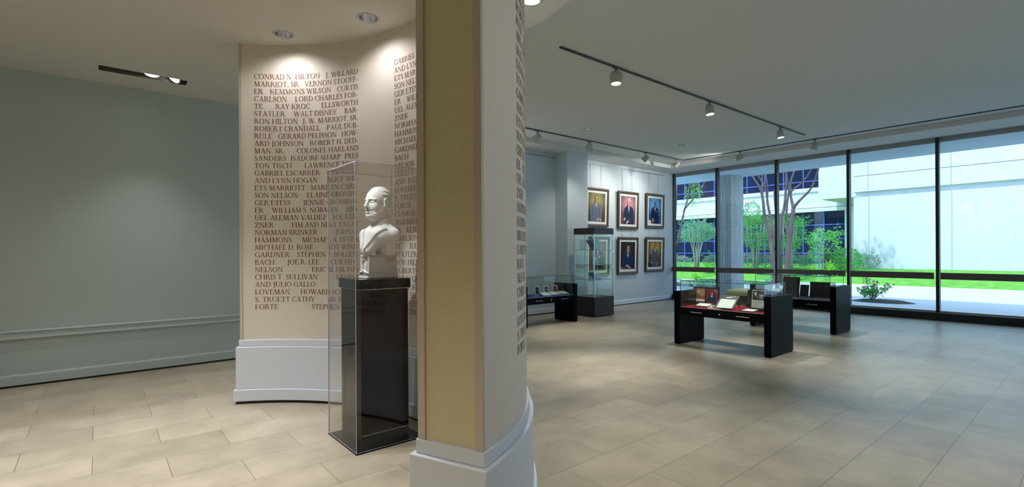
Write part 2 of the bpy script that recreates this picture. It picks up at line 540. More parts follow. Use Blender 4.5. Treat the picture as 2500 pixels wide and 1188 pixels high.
GL = glyphs()
LINES = ['CONRAD N. HILTON|J. WILLARD', 'MARRIOT, SR.|VERNON STOUFF-', 'ER|KEMMONS WILSON|CURTIS', 'CARLSON|LORD CHARLES FOR-',
         'TE|RAY KROC|ELLSWORTH', 'STATLER|WALT DISNEY|BAR-', 'RON HILTON|J. W. MARRIOT, SR.', 'ROBERT CRANDALL|PAUL DUB-',
         'RULE|GERARD PELISSON|HOW-', 'ARD JOHNSON|ROBERT H. DED-', 'MAN, SR.|COLONEL HARLAND', 'SANDERS|ISADORE SHARP|PRES',
         'TON TISCH|LAWRENCE TISCH', 'GABRIEL ESCARRER|EDWARD', 'AND LYNN HOGAN|ALICE SHE-', 'ETS MARRIOTT|MARILYN CARL-',
         'SON NELSON|ELAINE GROSSIN-', 'GER ETESS|JENNIE GROSSING-', 'ER|WILLIAM S. NORMAN|MIG-', 'UEL ALEMAN VALDEZ|SOL KER-',
         'ZNER|TIM AND NINA ZAGAT', 'NORMAN BRINKER|JOHN Q.', 'HAMMONS|MICHAEL A. LEVEN', 'MICHAEL D. ROSE|ROY WINE-',
         'GARDNER|STEPHEN F. BOLLEN-', 'BACH|JOE R. LEE|CURTIS C.', 'NELSON|ERIC M. HILTON', 'CHRIS T. SULLIVAN|ERNEST',
         'AND JULIO GALLO|GARY', 'LOVEMAN|HOWARD SCHULTZ', 'S. TRUETT CATHY|SIR ROCCO', 'FORTE|STEPHEN RUSH-']


def layout(line, width, cap):
    """justified line -> list of (polygon in metres)"""
    trk = 0.03

    def wd(s):
        return sum((0.30 if c == ' ' else GL[c][0] + trk) for c in s)
    parts = line.split('|')
    nat = sum(wd(p) for p in parts) * cap * 1.11
    gaps = len(parts) - 1
    gap = (width - nat) / gaps if gaps else 0
    sx = 1.11
    if gap < 0.42 * cap:
        gap = 0.42 * cap
        sx = 1.11 * (width - gap * gaps) / nat
    x = 0.0
    out = []
    for p in parts:
        for c in p:
            if c == ' ':
                x += 0.30 * cap * sx
                continue
            w, polys = GL[c]
            for q in polys:
                out.append([(x + a * cap * sx, b * cap) for a, b in q])
            x += (w + trk) * cap * sx
        x += gap
    return out


def flat_text(b, s, x, z, cap, y, mi=0, width=None):
    """text in the local XZ plane facing -Y"""
    w = width or 1e-6
    tot = sum((0.30 if c == ' ' else GL[c][0] + 0.03) for c in s) * cap
    sx = (w / tot) if width else 1
    px = x
    for c in s:
        if c == ' ':
            px += 0.30 * cap * sx
            continue
        g, polys = GL[c]
        for q in polys:
            b.add([(px + a * cap * sx, y, z + h * cap) for a, h in q], [tuple(range(len(q)))], mi)
        px += (g + 0.03) * cap * sx


# ------------------------------------------------------------------ room shell
struct_box('floor', -4.0, 14.25, -3.0, 9.3, -0.12, 0.0, M_FLOOR)


def plate_with_holes(name, outer, holes, z, m):
    bm = bmesh.new()
    edges = []
    for loop in [outer] + holes:
        vs = [bm.verts.new((x, y, z)) for x, y in loop]
        edges += [bm.edges.new((vs[i], vs[(i + 1) % len(vs)])) for i in range(len(vs))]
    bmesh.ops.triangle_fill(bm, edges=edges, use_beauty=True, use_dissolve=False, normal=(0, 0, -1))
    for f in bm.faces:
        if f.normal.z > 0:
            f.normal_flip()
    me = bpy.data.meshes.new(name)
    bm.to_mesh(me)
    bm.free()
    me.materials.append(m)
    o = bpy.data.objects.new(name, me)
    COL.objects.link(o)
    return struct(o)


def circle(cx, cy_, r, n=28):
    return [(cx + r * math.cos(2 * PI * k / n), cy_ + r * math.sin(2 * PI * k / n)) for k in range(n)]


DL = 0.082          # opening of a downlight
ROT = (0.58, 3.63)  # centre of the rotunda
LOW_LAMPS = [(1.43, 5.25), (1.937, 4.388), (2.889, 3.19)]
MAIN_LAMPS = [(7.96, 7.04), (12.17, 6.98)]
# lower ceiling: the passage on the left plus a disc over the rotunda
arc = [(ROT[0] + 2.655 * math.cos(R(a)), ROT[1] + 2.655 * math.sin(R(a))) for a in range(-90, 37, 3)] + [(2.75, 5.6), (2.75, 8.4)]
outer_low = [(-4.0, -3.0), (ROT[0], -3.0)] + arc + [(-4.0, 8.4)]
SLOT = (0.02, 0.885, 7.43, 7.63)
plate_with_holes('ceiling_lower', outer_low, [circle(x, y, DL) for x, y in LOW_LAMPS] +
                 [[(SLOT[0], SLOT[2]), (SLOT[1], SLOT[2]), (SLOT[1], SLOT[3]), (SLOT[0], SLOT[3])]], ZL, M_CEIL)
b = MB()
rim = [(ROT[0], -3.0)] + arc
b.add([(x, y, z) for z in (ZL, ZC + 0.03) for x, y in rim], [(i, i + 1, len(rim) + i + 1, len(rim) + i) for i in range(len(rim) - 1)])
struct(b.build('trim_ceiling_drop', M_CEIL))
plate_with_holes('ceiling', [(-4.0, -3.0), (13.2, -3.0), (13.2, 8.4), (-4.0, 8.4)], [circle(x, y, DL) for x, y in MAIN_LAMPS], ZC, M_CEIL)
# soffit ring along the portrait wall and the windows, with the small step up to the ceiling
struct_box('ceiling_soffit_portraits', 2.4, 14.25, 8.4, 9.3, ZS, ZC + 0.3, M_CEIL)
struct_box('ceiling_soffit_windows', 13.2, 14.25, -3.0, 8.4, ZS, ZC + 0.3, M_CEIL)
# the building's roof slab; it runs out over the pavement as an overhang
struct_box('roof', -4.3, 16.85, -9.0, 22.0, 4.44, 4.75, M_SOFF)
struct_box('ceiling_overhang', 14.42, 16.85, -9.0, 22.0, 4.04, 4.435, M_SOFF)

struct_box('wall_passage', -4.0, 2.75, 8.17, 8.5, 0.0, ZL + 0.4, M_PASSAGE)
struct_box('wall_portraits', 2.4, 14.3, 9.0, 9.3, 0.0, ZC, M_WALL)
struct_box('wall_pier', 8.94, 9.69, 8.58, 9.0, 0.0, ZS, M_WALL)
b = MB()      # the lobby wall behind the camera, with an assumed unglazed opening added for cool daylight
b.box(-4.2, 3.5, -3.2, -3.0, 0.0, ZC + 0.3)
b.box(10.5, 14.3, -3.2, -3.0, 0.0, ZC + 0.3)
b.box(3.5, 10.5, -3.2, -3.0, 0.0, 0.9)
b.box(3.5, 10.5, -3.2, -3.0, 2.0, ZC + 0.3)
M_LOBBY = mat('darkened_lobby_wall', (0.20, 0.19, 0.175), 0.6)  # unseen walls, colour darkened to dim reflections and bounce
struct(b.build('wall_behind', M_LOBBY))
struct_box('wall_left', -4.2, -4.0, -3.0, 8.5, 0.0, ZC + 0.3, M_LOBBY)


def skirting(name, pts, prof, m):
    """prof: list of (offset from wall, z); pts: two points of a straight wall, offset towards n"""
    (x0, y0), (x1, y1), (nx, ny) = pts
    bb = MB()
    k = len(prof)
    vs = [(x + nx * o, y + ny * o, z) for (x, y) in ((x0, y0), (x1, y1)) for (o, z) in prof]
    bb.add(vs, [(i, i + 1, k + i + 1, k + i) for i in range(k - 1)] + [tuple(range(k)), tuple(range(2 * k - 1, k - 1, -1))])
    return struct(bb.build(name, m))


BASEP = [(0.0, 0.025), (0.022, 0.025), (0.022, 0.125), (0.015, 0.14), (0.0, 0.145)]
skirting('baseboard_portraits', ((9.69, 9.0), (14.25, 9.0), (0, -1)), BASEP, M_TRIM)
skirting('baseboard_recess', ((2.4, 9.0), (8.94, 9.0), (0, -1)), BASEP, M_TRIM)
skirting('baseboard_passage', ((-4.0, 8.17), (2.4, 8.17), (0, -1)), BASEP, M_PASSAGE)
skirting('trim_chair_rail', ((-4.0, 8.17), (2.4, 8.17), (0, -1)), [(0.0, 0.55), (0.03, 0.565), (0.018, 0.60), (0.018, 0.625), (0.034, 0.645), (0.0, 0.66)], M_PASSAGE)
for nm, x0, x1, y in (('portraits', 9.69, 14.25, 9.0), ('recess', 2.4, 8.94, 9.0), ('passage', -4.0, 2.4, 8.17)):
    struct_box('trim_shadow_gap_' + nm, x0, x1, y - 0.008, y, 0.0, 0.024, M_BLACK)
# pencil rails that the portraits hang from
for k, (x0, x1) in enumerate(((6.0, 8.93), (10.05, 13.75))):
    b = MB()
    b.box(x0, x1, 8.985, 9.0, 3.91, 3.93)
    struct(b.build('trim_picture_rail_%s' % ('recess', 'portraits')[k], M_WIRE))


# ------------------------------------------------------------------ the two curved walls of the rotunda
def arc_wall(name, C, r_in, r_out, a0, a1, z0, z1, m, parent=None, capm=None, da=1.0):
    n = max(2, int(abs(a1 - a0) / da))
    bb = MB()
    ang = [R(a0 + (a1 - a0) * i / n) for i in range(n + 1)]
    vs = []
    for z in (z0, z1):
        for r in (r_in, r_out):
            vs += [(C[0] + r * math.cos(a), C[1] + r * math.sin(a), z) for a in ang]
    k = n + 1
    fs, mi = [], []
    for i in range(n):
        fs += [(i, i + 1, 2 * k + i + 1, 2 * k + i), (k + i + 1, k + i, 3 * k + i, 3 * k + i + 1),
               (2 * k + i, 2 * k + i + 1, 3 * k + i + 1, 3 * k + i), (i + 1, i, k + i, k + i + 1)]
        mi += [0] * 4
    fs += [(0, 2 * k, 3 * k, k), (n, k + n, 3 * k + n, 2 * k + n)]
    mi += [1 if capm else 0] * 2
    bb.add(vs, fs, mi)
    o = bb.build(name, [m, capm] if capm else m, parent)
    return o


def lettering(name, C, r, a_start, width, rows, z_first, pitch, cap, sign, parent, a_limit):
    """sign -1: seen from inside (text runs clockwise), +1: seen from outside"""
    bb = MB()
    for k, line in enumerate(rows):
        z = z_first - k * pitch
        for poly in layout(line, width, cap):
            xs = [p[0] for p in poly]
            if abs(math.degrees(max(xs) / r)) > a_limit:
                continue
            vs = []
            for (x, y) in poly:
                a = R(a_start) + sign * x / r
                vs.append((C[0] + r * math.cos(a), C[1] + r * math.sin(a), z + y))
            bb.add(vs, [tuple(range(len(vs)))])
    return bb.build(name, M_INK, parent)


def plinth(name, C, r_in, r_out, a0, a1, parent):
    """stepped white base around a curved wall"""
    for nm, off, z0, z1 in (('plinth_foot', 0.062, 0.028, 0.146), ('plinth_die', 0.042, 0.146, 0.58), ('plinth_cap', 0.018, 0.58, 0.65)):
        da = math.degrees(off / ((r_in + r_out) / 2))
        o = arc_wall(nm, C, r_in - off, r_out + off, a0 - da, a1 + da, z0, z1, M_TRIM, parent)
        bv = o.modifiers.new('bevel', 'BEVEL')
        bv.width = 0.006
        bv.segments = 2
        bv.limit_method = 'ANGLE'
    da = math.degrees(0.04 / ((r_in + r_out) / 2))
    arc_wall('plinth_shadow_gap', C, r_in - 0.04, r_out + 0.04, a0 - da, a1 + da, 0.0, 0.028, M_BLACK, parent)


C1, R1, R1o = (0.09, 3.81), 2.22, 2.58
far = struct(arc_wall('wall_curved_far', C1, R1, R1o, -10, 61.8, 0.65, ZL, M_PAPER, capm=M_LINEN))
plinth('far', C1, R1, R1o, -10, 61.8, far)
arc_wall('edge_trim', C1, R1 - 0.012, R1 + 0.03, 61.25, 61.9, 0.65, ZL, M_EDGE, far)
CAPH, PITCH, ZT = 0.0525, 0.0774, 3.363
lettering('lettering', C1, R1 - 0.002, 58.2, 1.147, LINES, ZT, PITCH, CAPH, -1, far, 40)
lettering('lettering', C1, R1 - 0.002, 16.35, 1.147, LINES[13:] + LINES[:13], ZT, PITCH, CAPH, -1, far, 25)

C2, R2, R2o = ROT, 1.612, 1.966
near = struct(arc_wall('wall_curved_near', C2, R2, R2o, -67.3, -14, 0.65, ZL, M_PAPER, capm=M_LINEN))
plinth('near', C2, R2, R2o, -67.3, -14, near)
for (ra, rb) in ((R2 - 0.006, R2 + 0.036), (R2o - 0.036, R2o + 0.006)):
    arc_wall('edge_trim', C2, ra, rb, -67.75, -67.15, 0.652, ZL, M_EDGE, near)
lettering('lettering', C2, R2 - 0.002, -22.0, 1.147, LINES[23:] + LINES[:23], ZT, PITCH, CAPH, -1, near, 60)
lettering('lettering', C2, R2o + 0.002, -54.2, 1.147, LINES, ZT + 0.03, PITCH, CAPH, 1, near, 40)

# ------------------------------------------------------------------ window wall
UW = 14.25
MV = [9.06, 7.53, 5.83, 4.13, 2.43, 0.73, -0.97, -2.67]
for i in range(len(MV) - 1):
    v1, v0 = MV[i], MV[i + 1]
    b = MB()
    pane(b, UW + 0.09, UW + 0.10, v0 + 0.03, v1 - 0.03, 0.20, 3.92, 'x')
    w = struct(b.build('window_%d' % (i + 1), [M_WIN, M_GEDGE]))
    hb = MB()
    hb.box(UW + 0.06, UW + 0.13, v0 + 0.03, v1 - 0.03, 3.92, 4.03)
    hb.build('head_frame', M_HDR, w)
    sb = MB()
    sb.box(UW + 0.02, UW + 0.14, v0 + 0.03, v1 - 0.03, 0.165, 0.20)
    sb.build('sill', M_ALU, w)
    rb = MB()
    rb.box(UW - 0.055, UW - 0.015, v0 + 0.055, v1 - (0.055 if i else 0.0), 0.895, 1.04)
    rb.build('guard_rail', M_RAIL, w, bevel=0.004)
    mb = MB()
    mb.box(UW, UW + 0.15, v0 - 0.03, v0 + 0.03, 0.0, ZS)
    mb.box(UW - 0.02, UW, v0 - 0.02, v0 + 0.02, 0.86, 1.07)
    mb.build('mullion', M_MULL, w, bevel=0.003)
    if i == 0:
        mb = MB()
        mb.box(UW, UW + 0.15, v1 - 0.09, v1 - 0.03, 0.0, ZS)
        mb.build('mullion', M_MULL, w)
struct_box('trim_window_base', UW - 0.12, UW + 0.15, -3.0, 8.97, 0.0, 0.163, M_MULL)


# ------------------------------------------------------------------ lamps
def downlight(x, y, z, label, power, angle, color=LAMP, aim=None, frosted=False):
    t = thing('recessed_downlight', (x, y, z), label, 'ceiling light')
    b = MB()
    b.lathe([(0.080, 0.0), (0.082, -0.004), (0.098, -0.006), (0.104, -0.001), (0.104, 0.002)], 32)
    b.build('trim_ring', M_HEAD, t, smooth=True)
    b = MB()
    b.lathe([(0.080, -0.002), (0.074, 0.04), (0.062, 0.09), (0.048, 0.13), (0.03, 0.15), (0.0, 0.155)], 32)
    b.build('reflector', M_CHROME, t, smooth=True)
    b = MB()
    b.lathe([(0.0, 0.085), (0.014, 0.09), (0.022, 0.11), (0.014, 0.14), (0.0, 0.148)], 16)
    b.build('bulb', M_LENS, t, smooth=True)
    if frosted:
        b = MB()
        b.lathe([(0.0, 0.004), (0.070, 0.006)], 28)
        b.build('frosted_lens', M_LENS, t)
    if power:
        spot('lamp_light', (x, y, z - 0.012), aim or (x, y, 0), power, angle, color, 1.0, 0.075, t)
    return t


downlight(*LOW_LAMPS[0], ZL, 'round chrome downlight nearest the left edge of the curved names wall', 25, 150)
downlight(*LOW_LAMPS[1], ZL, 'round chrome downlight above the second column of names on the curved wall', 25, 150)
downlight(*LOW_LAMPS[2], ZL, 'bright round downlight just past the khaki wall end at the top', 150, 130, frosted=True)
downlight(*MAIN_LAMPS[0], ZC, 'small round chrome downlight in the gallery ceiling above the pier', 26, 80)
downlight(*MAIN_LAMPS[1], ZC, 'small round chrome downlight in the gallery ceiling close to the corner of the tracks', 26, 80)
# unseen fill lights added along the line of the rotunda's lamp ring
for a in (100, 140):
    spot('ring_fill_light', (C1[0] + 1.95 * math.cos(R(a)), C1[1] + 1.95 * math.sin(R(a)), ZL - 0.02),
         (C1[0] + 1.95 * math.cos(R(a)), C1[1] + 1.95 * math.sin(R(a)), 0), 40, 150, LAMP, 1.0, 0.06)
# the accent lamp that lights the bust's face from above
spot('accent_light', (0.62, 3.78, ZL - 0.02), (1.74, 3.93, 1.78), 230, 24, (0.90, 0.96, 1.0), 0.5, 0.03)

t = thing('ceiling_speaker', (10.89, 6.63, ZC), 'round pale green ceiling speaker with a perforated centre', 'speaker')
b = MB()
b.lathe([(0.0, -0.006), (0.115, -0.008)], 36)
b.build('grille', mat('speaker_grille', (0.35, 0.42, 0.38), 0.6), t)
b = MB()
b.lathe([(0.115, -0.008), (0.118, -0.014), (0.165, -0.012), (0.172, 0.0)], 36)
b.build('rim', mat('speaker_rim', (0.62, 0.80, 0.70), 0.4), t, smooth=True)


def track(name, pts, z, label):
    b = MB()
    for (x0, y0), (x1, y1) in zip(pts[:-1], pts[1:]):
        d = Vector((x1 - x0, y1 - y0, 0))
        L = d.length
        T = Matrix.Translation((x0, y0, z)) @ Matrix.Rotation(math.atan2(d.y, d.x), 4, 'Z')
        b.box(0, L, -0.018, -0.006, -0.018, 0.0, 0, T)
        b.box(0, L, 0.006, 0.018, -0.018, 0.0, 0, T)
        b.box(0, L, -0.006, 0.006, -0.006, 0.0, 1, T)
    return tag(b.build(name, [M_TRACK, M_MULL]), label, 'lighting track')


track('lighting_track', [(4.47, 4.40), (12.12, 4.34)], ZC - 0.001, 'straight dark lighting track across the middle of the ceiling')
track('lighting_track', [(5.8, 7.74), (12.75, 7.70), (12.75, -2.0)], ZC - 0.001, 'dark lighting track that turns the corner along portrait wall and windows')


def track_head(x, y, aim, label, power, angle, group):
    """cream cylinder spotlight in a yoke under a track"""
    t = thing('track_spotlight', (x, y, ZC - 0.018), label, 'spotlight', 0, group)
    piv = Vector((0, 0, -0.145))
    d = (Vector(aim) - (Vector((x, y, ZC - 0.018)) + piv)).normalized()
    q = d.to_track_quat('Z', 'Y').to_matrix().to_4x4()
    T = Matrix.Translation(piv) @ q
    b = MB()
    b.lathe([(0.0, -0.085), (0.045, -0.083), (0.056, -0.075), (0.060, -0.02), (0.066, 0.0), (0.072, 0.02), (0.075, 0.055), (0.078, 0.085), (0.070, 0.086), (0.064, 0.06)], 28, 0, T)
    for zz in (-0.055, -0.035):
        b.lathe([(0.0605, zz), (0.063, zz + 0.004), (0.0605, zz + 0.008)], 28, 0, T)
    b.build('lamp_housing', M_HEAD, t, smooth=True)
    b = MB()
    b.lathe([(0.0, 0.066), (0.066, 0.068)], 28, 0, T)
    b.lathe([(0.0, 0.069), (0.006, 0.07)], 10, 1, T)
    b.build('lens', [M_LENS, M_HEAD], t)
    ax = Vector((-d.y, d.x, 0))
    ax = ax.normalized() if ax.length > 1e-3 else Vector((1, 0, 0))
    b = MB()
    top = Vector((0, 0, -0.045))
    for s in (-1, 1):
        b.tube([top, top + ax * 0.045 * s + Vector((0, 0, -0.004)), top + ax * 0.078 * s + Vector((0, 0, -0.04)), piv + ax * 0.082 * s], 0.007, 6)
        b.tube([piv + ax * 0.088 * s, piv + ax * 0.060 * s], 0.014, 10)
    b.build('yoke', M_HEAD, t)
    b = MB()
    b.box(-0.05, 0.05, -0.017, 0.017, -0.014, 0.0)
    b.tube([(0, 0, -0.012), (0, 0, -0.05)], 0.012, 10)
    b.build('adapter', M_TRACK, t)
    if power:
        o = spot('lamp_light', Vector((x, y, ZC - 0.018)) + piv + d * 0.092, aim, power, angle, HALO, 1.0, 0.04, t)
    return t


GM, GP, GW = 'spotlights on the middle track', 'spotlights on the track by the portrait wall', 'spotlights on the track by the windows'
track_head(5.56, 4.39, (5.2, 4.1, 0), 'cream spotlight with a bright lens, nearest on the middle track', 200, 50, GM)
track_head(8.06, 4.37, (7.9, 3.9, 0.6), 'cream spotlight in the middle of the middle track', 420, 44, GM)
track_head(10.87, 4.35, (10.7, 3.9, 0.6), 'cream spotlight near the far end of the middle track', 250, 44, GM)
track_head(7.16, 7.73, (6.5, 8.9, 3.1), 'cream spotlight beside the curved wall edge, seen from behind', 190, 110, GP)
track_head(8.79, 7.72, (9.0, 8.5, 1.0), 'cream spotlight above the pier, second on the portrait wall track', 60, 100, GP)
track_head(10.96, 7.71, (10.4, 9.0, 2.7), 'cream spotlight lighting the first portraits, third on the portrait wall track', 85, 115, GP)
track_head(12.39, 7.70, (11.8, 9.0, 2.7), 'cream spotlight nearest the corner of the track', 85, 115, GP)
track_head(12.75, 6.09, (12.5, 9.0, 3.2), 'cream spotlight on the window track next to the corner', 110, 90, GW)
track_head(12.75, 4.35, (13.1, 5.5, 0.5), 'cream spotlight on the window track farthest to the right', 200, 44, GW)

# recessed slot with two tilting lamps in the passage ceiling
t = thing('slot_light', (SLOT[0], SLOT[2], ZL), 'long recessed ceiling slot with two bright tilting lamps at the left', 'ceiling light')
L, W = SLOT[1] - SLOT[0], SLOT[3] - SLOT[2]
b = MB()
b.add([(0, 0, 0), (L, 0, 0), (L, W, 0), (0, W, 0), (0, 0, 0.16), (L, 0, 0.16), (L, W, 0.16), (0, W, 0.16)],
      [(0, 1, 5, 4), (1, 2, 6, 5), (2, 3, 7, 6), (3, 0, 4, 7), (4, 5, 6, 7)])
b.build('slot_box', mat('slot_paint', (0.10, 0.10, 0.085), 0.7), t)
for px, ax_ in ((0.50, 0.15), (0.73, 0.75)):
    T = Matrix.Translation((px, 0.10, 0.055)) @ Matrix.Rotation(ax_, 4, 'Y') @ Matrix.Rotation(R(-18), 4, 'X')
    b = MB()
    b.lathe([(0.0, 0.07), (0.06, 0.06), (0.085, 0.0), (0.088, -0.012), (0.08, -0.012)], 24, 0, T)
    c = b.build('lamp', M_HEAD, t, smooth=True)
    b = MB()
    b.lathe([(0.0, -0.010), (0.080, -0.008)], 24, 0, T)
    b.build('lens', M_LENS, c)
spot('lamp_light', (SLOT[0] + 0.5, 7.52, ZL - 0.02), (0.4, 6.6, 0), 90, 95, HALO, 0.8, 0.06, t)

# ------------------------------------------------------------------ pedestal with its clear cover
t = thing('display_pedestal', (1.79, 3.96, 0.0), 'tall dark brown square pedestal with black cap holding the white bust', 'pedestal')
b = MB()
b.box(-0.28, 0.32, -0.28, 0.32, 0.0, 0.012)
b.build('floor_plate', M_CAP, t, bevel=0.002)
b = MB()
b.box(-0.205, 0.205, -0.205, 0.205, 0.012, 0.10)
b.build('foot', M_CAP, t, bevel=0.002)
b = MB()
b.box(-0.195, 0.195, -0.195, 0.195, 0.10, 0.108)
b.build('reveal', M_ALU, t)
b = MB()
b.box(-0.205, 0.205, -0.205, 0.205, 0.108, 1.252)
b.build('shaft', M_PED, t, bevel=0.003)
b = MB()
b.box(-0.198, 0.198, -0.198, 0.198, 1.252, 1.258)
b.build('reveal', M_ALU, t)
b = MB()
b.box(-0.22, 0.22, -0.22, 0.22, 1.258, 1.336)
b.build('cap', M_CAP, t, bevel=0.003)

t = thing('acrylic_cover', (1.81, 3.98, 0.0125), 'tall clear acrylic cover standing around the pedestal and the bust', 'display cover')
b = MB()
h, th, H = 0.297, 0.006, 2.232
pane(b, -h, h, -h, -h + th, 0, H, 'y')
pane(b, -h, h, h - th, h, 0, H, 'y')
pane(b, -h, -h + th, -h + th, h - th, 0, H, 'x')
pane(b, h - th, h, -h + th, h - th, 0, H, 'x')
pane(b, -h, h, -h, h, H, H + th, 'z')
for sx, sy in ((-1, -1), (-1, 1), (1, -1)):   # polished corner edges
    x, y = sx * (h + 0.0005), sy * (h + 0.0005)
    b.box(x - 0.001, x + 0.001, y - 0.001, y + 0.001, 0, H + th, 1)
b.build('cover', [M_ACRYL, M_AEDGE], t)


# ------------------------------------------------------------------ the bust, grown from a distance field
def grid(lo, hi, step):
    ax = [np.arange(lo[i], hi[i] + step, step) for i in range(3)]
    return np.meshgrid(*ax, indexing='ij')


def surface_nets(D, lo, step):
    s = D < 0
    nx, ny, nz = D.shape
    cnt = np.zeros((nx - 1, ny - 1, nz - 1))
    acc = np.zeros((nx - 1, ny - 1, nz - 1, 3))
    corners = [(i, j, k) for i in (0, 1) for j in (0, 1) for k in (0, 1)]

    def sub(A, c):
        return A[c[0]:nx - 1 + c[0], c[1]:ny - 1 + c[1], c[2]:nz - 1 + c[2]]
    for a in corners:
        for d in range(3):
            if a[d] == 0:
                q = list(a)
                q[d] = 1
                da, db = sub(D, a), sub(D, q)
                m = (da < 0) != (db < 0)
                tt = np.where(m, da / np.where(m, da - db, 1), 0)
                cnt += m
                for e in range(3):
                    acc[..., e] += np.where(m, a[e] + (tt if e == d else 0), 0)
    act = cnt > 0
    idx = -np.ones(cnt.shape, int)
    idx[act] = np.arange(act.sum())
    base = np.stack(np.meshgrid(*[np.arange(n - 1) for n in (nx, ny, nz)], indexing='ij'), -1)
    pos = (base + acc / np.maximum(cnt, 1)[..., None])[act] * step + np.array(lo)
    quads = []
    for d in range(3):
        e1, e2 = (d + 1) % 3, (d + 2) % 3
        sl0 = [slice(1, n - 1) for n in (nx, ny, nz)]
        sl0[d] = slice(0, (nx, ny, nz)[d] - 1)
        sl1 = list(sl0)
        sl1[d] = slice(1, (nx, ny, nz)[d])
        A, B = s[tuple(sl0)], s[tuple(sl1)]
        for val in (True, False):
            m = (A == val) & (B != val)
            I = np.argwhere(m)
            off = np.array([1, 1, 1])
            off[d] = 0
            I = I + off
            q = []
            for (o1, o2) in ((1, 1), (0, 1), (0, 0), (1, 0)):
                J = I.copy()
                J[:, e1] -= o1
                J[:, e2] -= o2
                q.append(idx[J[:, 0], J[:, 1], J[:, 2]])
            q = np.stack(q, 1)
            quads.append(q if val else q[:, ::-1])
    return pos, np.concatenate(quads)


def build_bust(parent):
    lo, hi, st = (-0.20, -0.265, -0.435), (0.205, 0.265, 0.15), 0.0036
    X, Y, Z = grid(lo, hi, st)
    YA = np.abs(Y)      # the figure is symmetrical left to right

    def ell(c, r, y=None, rot=0.0):
        yy = YA if y is None else y
        x, z = X - c[0], Z - c[2]
        if rot:
            x, z = x * math.cos(rot) + z * math.sin(rot), -x * math.sin(rot) + z * math.cos(rot)
        k0 = np.sqrt((x / r[0]) ** 2 + ((yy - c[1]) / r[1]) ** 2 + (z / r[2]) ** 2)
        k1 = np.sqrt((x / r[0] ** 2) ** 2 + ((yy - c[1]) / r[1] ** 2) ** 2 + (z / r[2] ** 2) ** 2)
        return k0 * (k0 - 1) / np.maximum(k1, 1e-6)

    def cap(p, q, r0, r1=None):
        r1 = r0 if r1 is None else r1
        p, q = np.array(p), np.array(q)
        d = q - p
        tt = np.clip(((X - p[0]) * d[0] + (YA - p[1]) * d[1] + (Z - p[2]) * d[2]) / (d @ d), 0, 1)
        return np.sqrt((X - p[0] - tt * d[0]) ** 2 + (YA - p[1] - tt * d[1]) ** 2 + (Z - p[2] - tt * d[2]) ** 2) - (r0 + (r1 - r0) * tt)

    def su(a, b_, k):
        hh = np.clip(0.5 + 0.5 * (b_ - a) / k, 0, 1)
        return b_ + (a - b_) * hh - k * hh * (1 - hh)

    def cut(a, b_, k):
        return -su(-a, b_, k)
    # head
    D = su(ell((-0.018, 0, 0.040), (0.112, 0.086, 0.095)), ell((0.028, 0, -0.020), (0.078, 0.070, 0.108)), 0.03)
    D = su(D, ell((0.05, 0, -0.092), (0.044, 0.051, 0.040)), 0.035)          # jaw
    D = su(D, ell((0.030, 0, -0.112), (0.062, 0.052, 0.040)), 0.03)         # full throat
    D = su(D, cap((-0.005, 0.062, -0.060), (0.065, 0.025, -0.108), 0.022), 0.03)
    D = su(D, ell((0.089, 0, -0.106), (0.022, 0.024, 0.022)), 0.018)         # chin
    D = su(D, ell((0.060, 0.042, -0.036), (0.032, 0.026, 0.030)), 0.022)     # cheeks
    D = su(D, cap((0.098, 0.014, 0.027), (0.076, 0.060, 0.025), 0.0115, 0.008), 0.010)  # brow
    D = cut(D, ell((0.112, 0.034, 0.004), (0.030, 0.024, 0.0165)), 0.008)     # eye sockets
    D = su(D, ell((0.083, 0.033, 0.002), (0.014, 0.017, 0.0125)), 0.003)     # eyeballs
    D = su(D, cap((0.096, 0.016, 0.009), (0.082, 0.052, 0.008), 0.0045), 0.003)
    D = su(D, cap((0.094, 0.018, -0.009), (0.080, 0.050, -0.008), 0.0035), 0.004)
    D = su(D, cap((0.100, 0, 0.020), (0.130, 0, -0.030), 0.0095, 0.0135), 0.012)        # nose
    D = su(D, cap((0.129, 0, -0.034), (0.106, 0.014, -0.042), 0.011, 0.010), 0.008)
    D = cut(D, cap((0.121, 0.0085, -0.050), (0.121, 0.0085, -0.046), 0.0045), 0.003)
    D = cut(D, cap((0.108, 0.025, -0.046), (0.086, 0.047, -0.078), 0.004), 0.008)       # smile folds
    D = su(D, ell((0.088, 0, -0.072), (0.022, 0.036, 0.024)), 0.014)                    # mouth mound
    D = cut(D, cap((0.114, 0.0, -0.0735), (0.090, 0.037, -0.061), 0.0105, 0.0055), 0.003)  # parted lips
    D = su(D, cap((0.111, 0.0, -0.0615), (0.090, 0.040, -0.054), 0.0048, 0.0025), 0.004)
    D = su(D, cap((0.109, 0.0, -0.088), (0.089, 0.037, -0.067), 0.0062, 0.0025), 0.004)
    D = cut(D, cap((0.112, 0.0, -0.098), (0.104, 0.018, -0.096), 0.004), 0.006)
    # hair, combed back in waves, with a receding hairline
    hair = su(ell((-0.026, 0, 0.046), (0.112, 0.0915, 0.0975)), ell((-0.055, 0, -0.01), (0.068, 0.080, 0.075)), 0.03)
    wave = 0.0022 * np.sin(150 * (Z - 0.35 * X) + 2.0 * np.sin(30 * X) + 10 * YA) + 0.0012 * np.sin(330 * (Z - 0.3 * X) + 14 * YA)
    top_wave = 0.0025 * np.sin(230 * YA + 12 * X)
    w = np.clip((Z - 0.09) / 0.03, 0, 1)
    hair = hair + wave * (1 - w) + top_wave * w
    line = X + 0.55 * np.maximum(YA - 0.05, 0) - 0.042 - 0.10 * np.clip(0.03 - YA, 0, 1) - 0.35 * (Z - 0.09) * (Z < 0.09) * 0.4
    line = np.maximum(line, -(Z + 0.055 + 0.55 * np.minimum(X + 0.03, 0.02)))
